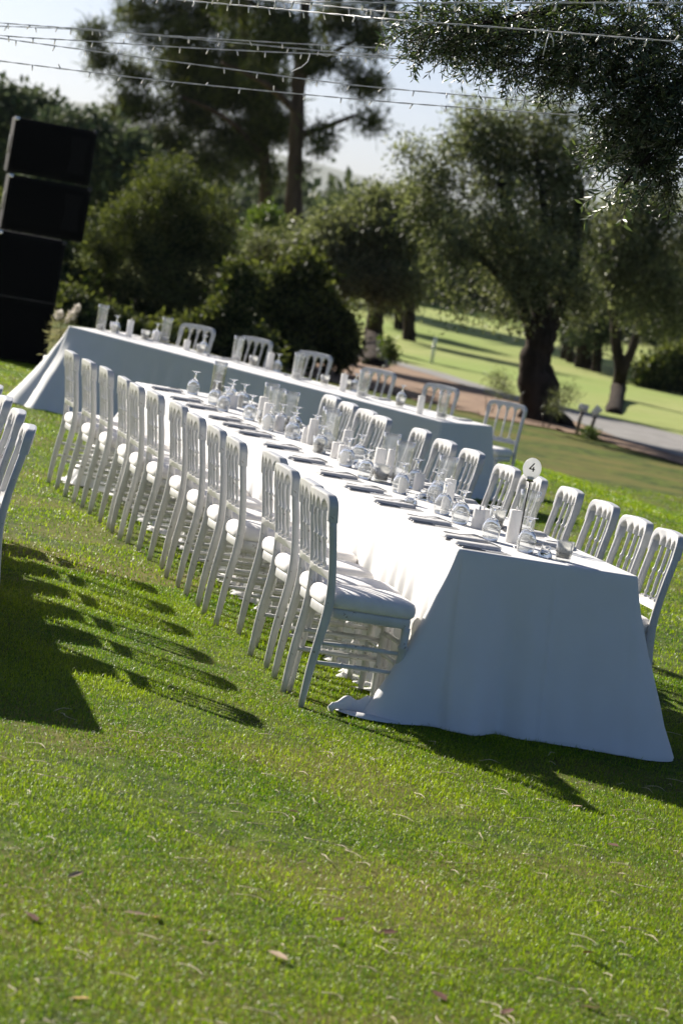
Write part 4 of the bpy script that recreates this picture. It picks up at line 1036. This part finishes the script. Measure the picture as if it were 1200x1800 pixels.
# table number sign
def sign():
    t = thing('table_number_sign', 'round white table number sign reading 4 on a thin metal stand', 'sign', sign_pos)
    V, F = lathe([(0, 0), (.019, 0), (.020, .003), (.018, .006), (.004, .009), (0, .009)], 24); obj('base', py_mesh('sign_base', V, F), 'steel', t)
    V, F = tube([(0, 0, .006), (0, 0, .315)], .0034, 8); obj('pole', py_mesh('sign_pole', V, F), 'black', t)
    f = thing_child = bpy.data.objects.new('clip', box_mesh('clip', (-.014, -.006, .306), (.014, .004, .326), .002)); C.objects.link(f); f.parent = t; f.data.materials.append(MATS['steel'])
    obj('clip_lip', box_mesh('clip_lip', (-.017, -.008, .303), (.017, .006, .3075), .001), 'black', t)
    pts = [(.042 * math.cos(k * math.pi / 24), .049 * math.sin(k * math.pi / 24)) for k in range(48)]
    d = obj('disc', poly_mesh('disc', pts, .003, .0006, 'xy'), 'sign_disc', t); d.matrix_local = Matrix.Translation((0, -.0035, .362)) @ Matrix.Rotation(R(90), 4, 'X')
    q = [(.004, .019), (.0095, .019), (-.006, -.004), (.003, -.004), (.003, .003), (.008, .003), (.008, -.004), (.012, -.004), (.012, -.0085), (.008, -.0085), (.008, -.0165), (.003, -.0165), (.003, -.0085), (-.0125, -.0085), (-.0125, -.0045)]
    n_ = obj('number', poly_mesh('number', [(x * 1.08 - .0005, y * 1.08 + .005) for x, y in q], .0008, 0, 'xy'), 'black', t); n_.matrix_local = Matrix.Translation((0, -.0068, .362)) @ Matrix.Rotation(R(90), 4, 'X')
    t.rotation_euler = (0, 0, R(6))
sign()

# ------------------------------------------------------------------ strings of small lights
bv, bf = lathe([(0, -.034), (.0030, -.033), (.0036, -.028), (.0036, -.012)], 8); bv2, bf2 = lathe([(.0040, -.012), (.0042, -.002), (.002, .001), (0, .001)], 8)
ME_B = py_mesh('bulb', bv, bf); ME_B.materials.append(MATS['bulb']); ME_S = py_mesh('socket', bv2, bf2); ME_S.materials.append(MATS['cable'])
def lights(label, pts, step, seed, extra=()):
    """cable through points (sight x, sight y, depth) hung between trees outside the picture"""
    g = random.Random(seed); t = thing('light_string', label, 'string lights', (0, 0, 0), 0, 'strings of small lights overhead')
    P = [at_y(q[0], q[1], q[2] * KY) for q in pts]; out = []
    for i in range(len(P) - 1):
        p0, p1, p2, p3 = P[max(i - 1, 0)], P[i], P[i + 1], P[min(i + 2, len(P) - 1)]
        m = max(4, int((p2 - p1).length / .05))
        for k in range(m):
            u = k / m; out.append(0.5 * ((2 * p1) + (p2 - p0) * u + (2 * p0 - 5 * p1 + 4 * p2 - p3) * u * u + (3 * p1 - p0 - 3 * p2 + p3) * u ** 3))
    out.append(P[-1])
    wires = []
    for s in (0, math.pi):
        wires.append(tube([q + Vector((0, math.cos(i * 1.1 + s), math.sin(i * 1.1 + s))) * .0024 for i, q in enumerate(out)], .0020, 5))
    V, F = join(wires); obj('cable', py_mesh('cable', V, F), 'cable', t)
    acc = 0
    for i in range(1, len(out)):
        acc += (out[i] - out[i - 1]).length
        if acc > step * g.uniform(.75, 1.2):
            acc = 0; rx, ry = g.gauss(0, .25), g.gauss(0, .25)
            if g.random() < .14: rx += math.pi * g.choice((1, .8))
            o = bpy.data.objects.new('socket', ME_S); C.objects.link(o); o.parent = t; o.location = out[i]; o.rotation_euler = (rx, ry, 0)
            o2 = bpy.data.objects.new('bulb', ME_B); C.objects.link(o2); o2.parent = o
    for e in extra:
        V, F = tube([at_y(q[0], q[1], q[2] * KY) for q in e], .0028, 5); obj('tie', py_mesh('tie', V, F), 'cable', t)
lights('topmost light string running along the upper right picture edge', [(300, -12, 10.2), (440, -1, 9.9), (600, 4, 9.6), (800, 5, 9.4), (1000, 5, 9.2), (1200, 5, 9), (1450, 2, 8.9)], .10, 1)
lights('light string sagging just above the middle of the hanging olive branch', [(200, -14, 12.5), (320, 0, 12.2), (450, 12, 11.9), (600, 26, 11.5), (700, 35, 11.2), (900, 50, 10.9), (1200, 74, 10.4), (1450, 90, 10.2)], .11, 2, [[(965, 58, 10.7), (960, 74, 10.7), (954, 98, 10.7)], [(967, 58, 10.7), (972, 70, 10.7), (972, 82, 10.7)]])
lights('light string crossing the pine crown, uppermost at the left edge', [(-200, 20, 15.5), (0, 40, 15), (150, 51, 14.8), (300, 63, 14.6), (600, 81, 14.2), (800, 88, 14), (1000, 96, 13.6), (1300, 110, 13)], .20, 3)
lights('light string with a knot crossing the pine crown, second at the left edge', [(-200, 38, 14.5), (0, 62, 14), (150, 72, 13.8), (300, 82, 13.6), (450, 90, 13.5), (600, 97, 13.4), (800, 110, 13.2), (1000, 126, 12.8), (1300, 140, 12.4)], .17, 4,
       [[(545, 94, 13.4), (541, 108, 13.4), (530, 118, 13.4), (512, 126, 13.4)], [(560, 95, 13.4), (575, 99, 13.4), (600, 90, 13.4)]])
lights('light string crossing the pine, third at the left edge', [(-200, 40, 15), (0, 67, 14.6), (180, 92, 14.4), (380, 118, 14.2), (600, 147, 14), (800, 166, 13.8), (1035, 186, 13.4), (1300, 200, 13)], .20, 5, [[(925, 140, 13.6), (920, 160, 13.6), (908, 170, 13.6)]])
lights('lowest light string crossing the whole picture', [(-200, 80, 15), (0, 107, 14.6), (280, 141, 14.2), (600, 172, 13.8), (800, 188, 13.6), (1060, 206, 13.2), (1300, 222, 12.8)], .19, 6)
lights('light string at the top edge between the pine crown and the olive branch', [(250, -20, 14), (420, -4, 13.6), (560, 9, 13.2), (700, 22, 12.8), (850, 30, 12.4), (1050, 44, 12), (1300, 60, 11.6)], .14, 8)
lights('light string behind the pine crown string, ending in the olive branch', [(-200, 45, 16.5), (0, 46, 16), (200, 56, 15.8), (400, 74, 15.6), (600, 92, 15.4), (800, 104, 15), (1100, 120, 14.6), (1300, 130, 14)], .2, 7)

# ------------------------------------------------------------------ small things: lamps by the path, marker posts, flowers, leaves
def garden_spot(label, x, y, hd, tl_):
    b = gp(x, y); t = thing('garden_spotlight', label, 'garden light', b, 0, 'garden lights by the path')
    V, F = tube([(0, 0, -.05), (.01, 0, .2), (.03, 0, .36)], .025, 8); obj('post', py_mesh('post', V, F), 'wood_dark', t)
    V, F = lathe([(0, -.075), (.04, -.07), (.05, -.05), (.054, .04), (.060, .045), (.058, .07), (0, .066)], 18); m = py_mesh('lamp_head', V, F); m.transform(Matrix.Rotation(R(90), 4, 'Y')); m.transform(Matrix.Translation((.03, 0, .40)) @ Matrix.Rotation(R(tl_), 4, 'Y')); obj('lamp_head', m, 'frost', t)
garden_spot('garden light with level white head on a brown post by the path', 1012, 764, 0, 8)
garden_spot('garden light with steeply tilted white head beside the other one', 1035, 770, 0, -55)
tuft = thing('grass_tuft', 'small dark green tuft at the foot of the garden lights', 'plant', gp(1033, 772))
crown('foliage', [(0, 0, .05, .14, .10, .08)], 600, .10, .006, 'bright_leaf', tuft, 81, clump=10, spread=.03, kind='stuff')
for lab, x, y, h in (('short white marker post on the fairway left of the thick olive', 757, 640, .55), ('short white marker post on the fairway before the dark rounded bush', 1137, 680, .55)):
    b = gp(x, y); t = thing('marker_post', lab, 'post', b, 0, 'white marker posts on the fairway')
    V, F = lathe([(0, -.05), (.038, -.05), (.038, h - .03), (.028, h), (0, h)], 12); obj('post', py_mesh('marker', V, F), 'sign_white', t)
    V, F = lathe([(.0385, h * .6), (.0395, h * .6), (.0395, h * .68), (.0385, h * .68)], 12, closed=True); obj('band', py_mesh('band', V, F), 'cable', t)
def flowers(label, x, y, Y, pts, hgt):
    Y = Y * KY; b = at_y(x, y, Y); b = Vector((b.x, Y, tz(b.x, Y))); t = thing('flower_arrangement', label, 'flowers', (0, 0, 0))
    V, F = lathe([(0, 0), (.13, 0), (.15, .25), (.14, .26), (.12, .22), (0, .22)], 18); V = [v + b for v in V]; obj('pot', py_mesh('pot', V, F), 'sign_white', t)
    st = []
    for i, (fx_, fy_, r) in enumerate(pts):
        q = at_y(fx_, fy_, Y + .1 * math.sin(i * 3)); st.append(tube([b + Vector((0, 0, .2)), b.lerp(q, .6) + Vector((.03, 0, .1)), q], .006, 5))
        vv, ff = [], []
        for k in range(26):
            th, ph = k * 2.4, math.acos(1 - 2 * (k + .5) / 26); d = Vector((math.sin(ph) * math.cos(th), math.sin(ph) * math.sin(th), math.cos(ph)))
            s = d.cross(Vector((0, .3, 1))).normalized(); o_ = len(vv); c = q + d * r * .3
            vv += [c, c + d * r * .6 + s * r * .4, c + d * r, c + d * r * .6 - s * r * .4]; ff.append((o_, o_ + 1, o_ + 2, o_ + 3))
        obj('flower', py_mesh('flower', vv, ff), 'flower_white', t)
    V, F = join(st); obj('stems', py_mesh('stems', V, F), 'pale_stem', t)
    g0 = at_y(x, y - 10, Y); crown('foliage', [(g0.x, Y, (g0.z + b.z) / 2 + .15, .05, .05, .22)], 160, .14, .008, 'pale_stem', t, 90 + int(x), clump=10, spread=.05, kind='stuff')
flowers('pale grass and white flowers standing by the left end of the back table', 112, 575, 24.6, [(104, 553, .05), (127, 553, .05), (136, 541, .04), (118, 562, .03)], 1)
# fallen leaves on the near lawn
lfv = [(0, 0, 0), (.3, .16, .05), (.65, .17, .07), (1, 0, .02), (.65, -.17, .05), (.3, -.15, .03), (.5, 0, 0)]
lff = [(0, 1, 6), (1, 2, 6), (2, 3, 6), (3, 4, 6), (4, 5, 6), (5, 0, 6)]
LM = {}
for mt in ('dry_leaf', 'dark_leaf', 'yellow_leaf'):
    me = py_mesh('fallen_leaf', [(a, b * (1.3 if mt == 'dark_leaf' else .9), c) for a, b, c in lfv], lff); me.materials.append(MATS[mt]); LM[mt] = me
gl = random.Random(3)
for x, y, mt, s, lab in [
    (505, 1698, 'dry_leaf', .075, 'large tan fallen leaf in the lower middle of the lawn'), (215, 1612, 'dry_leaf', .06, 'tan fallen leaf left of the yellow leaf on the lawn'),
    (272, 1622, 'yellow_leaf', .05, 'orange yellow fallen leaf on the lawn'), (158, 1765, 'yellow_leaf', .05, 'yellow fallen leaf low at the left of the lawn'),
    (374, 1646, 'dry_leaf', .05, 'small tan fallen leaf right of the orange yellow leaf'), (45, 1612, 'dark_leaf', .06, 'dark brown fallen leaf near the left picture edge'),
    (605, 1622, 'dark_leaf', .045, 'dark brown fallen leaf near the middle of the lawn'), (698, 1646, 'dark_leaf', .05, 'dark brown fallen leaf right of the middle of the lawn'),
    (1022, 1684, 'dark_leaf', .055, 'red brown fallen leaf on the right of the lawn'), (758, 1750, 'dark_leaf', .055, 'dark brown fallen leaf low in the middle of the lawn'),
    (1055, 1782, 'dry_leaf', .06, 'tan and brown fallen leaf at the lower right picture edge'), (1065, 1490, 'dark_leaf', .04, 'small brown fallen leaf right below the table shadow'),
    (116, 1552, 'dry_leaf', .05, 'pale fallen leaf at the left, above the orange yellow leaf'), (1022, 1424, 'dry_leaf', .05, 'pale fallen leaf beside the tip of the table shadow'),
    (300, 1420, 'dry_leaf', .035, 'tiny pale fallen leaf below the dark chair shadow'), (528, 1437, 'dark_leaf', .04, 'small dark fallen leaf below the first chair'), (900, 1782, 'dark_leaf', .05, 'dark fallen leaf near the bottom picture edge')]:
    q = at_z(x, y, 0); o = bpy.data.objects.new('fallen_leaf', LM[mt]); C.objects.link(o); o.location = (q.x, q.y, .016); o.scale = (s * 1.35, s * 1.35, s * 1.35)
    o.rotation_euler = (gl.uniform(-.3, .3), gl.uniform(-.3, .3), gl.uniform(0, 6)); tag(o, lab, 'leaf', 'fallen leaves on the lawn')
# dry straw scattered on the lawn: too many to count
sv = []
gs_ = random.Random(8)
for k in range(260):
    x, y = gs_.uniform(-100, 1300), gs_.uniform(1300, 1830) if k < 225 else gs_.uniform(900, 1300)
    q = at_z(x, y, 0); L = gs_.uniform(.04, .15); a = gs_.gauss(-.9, .8); cv = gs_.uniform(-1.1, 1.1); k2 = gs_.uniform(-.6, .6); z = gs_.uniform(.013, .020)
    pts = [Vector((q.x + math.cos(a) * L * (f - .5) - math.sin(a) * L * cv * .22 * (4 * f * (1 - f) + k2 * math.sin(6.28 * f)), q.y + math.sin(a) * L * (f - .5) + math.cos(a) * L * cv * .22 * (4 * f * (1 - f) + k2 * math.sin(6.28 * f)), z + .006 * math.sin(f * 3) - .004 * abs(f - .5))) for f in (0, .17, .34, .5, .66, .83, 1)]
    sv.append(tube(pts, [.0010, .0018, .0022, .0023, .0022, .0016, .0008], 4, [.0007, .001, .0012, .0012, .0012, .001, .0006]))
V, F = join(sv); tag(obj('dry_straw', py_mesh('dry_straw', V, F), 'straw'), 'thin pale dry straw scattered over the near lawn', 'straw', kind='stuff')

# ------------------------------------------------------------------ the air: faint even haze round everything
hz = box_mesh('haze', (-5200, -14, -6), (5200, 7600, 330))
hm = bpy.data.materials.new('haze'); hm.use_nodes = True; hn = hm.node_tree.nodes; hn.clear()
ho = hn.new('ShaderNodeOutputMaterial'); pv = hn.new('ShaderNodeVolumePrincipled')
pv.inputs['Color'].default_value = (0.86, 0.90, 0.97, 1); pv.inputs['Density'].default_value = 0.00005; pv.inputs['Anisotropy'].default_value = 0.1
hm.node_tree.links.new(pv.outputs[0], ho.inputs['Volume']); hz.materials.append(hm)
tag(obj('haze', hz), 'pale haze in the air over the golf course', 'haze', kind='stuff')
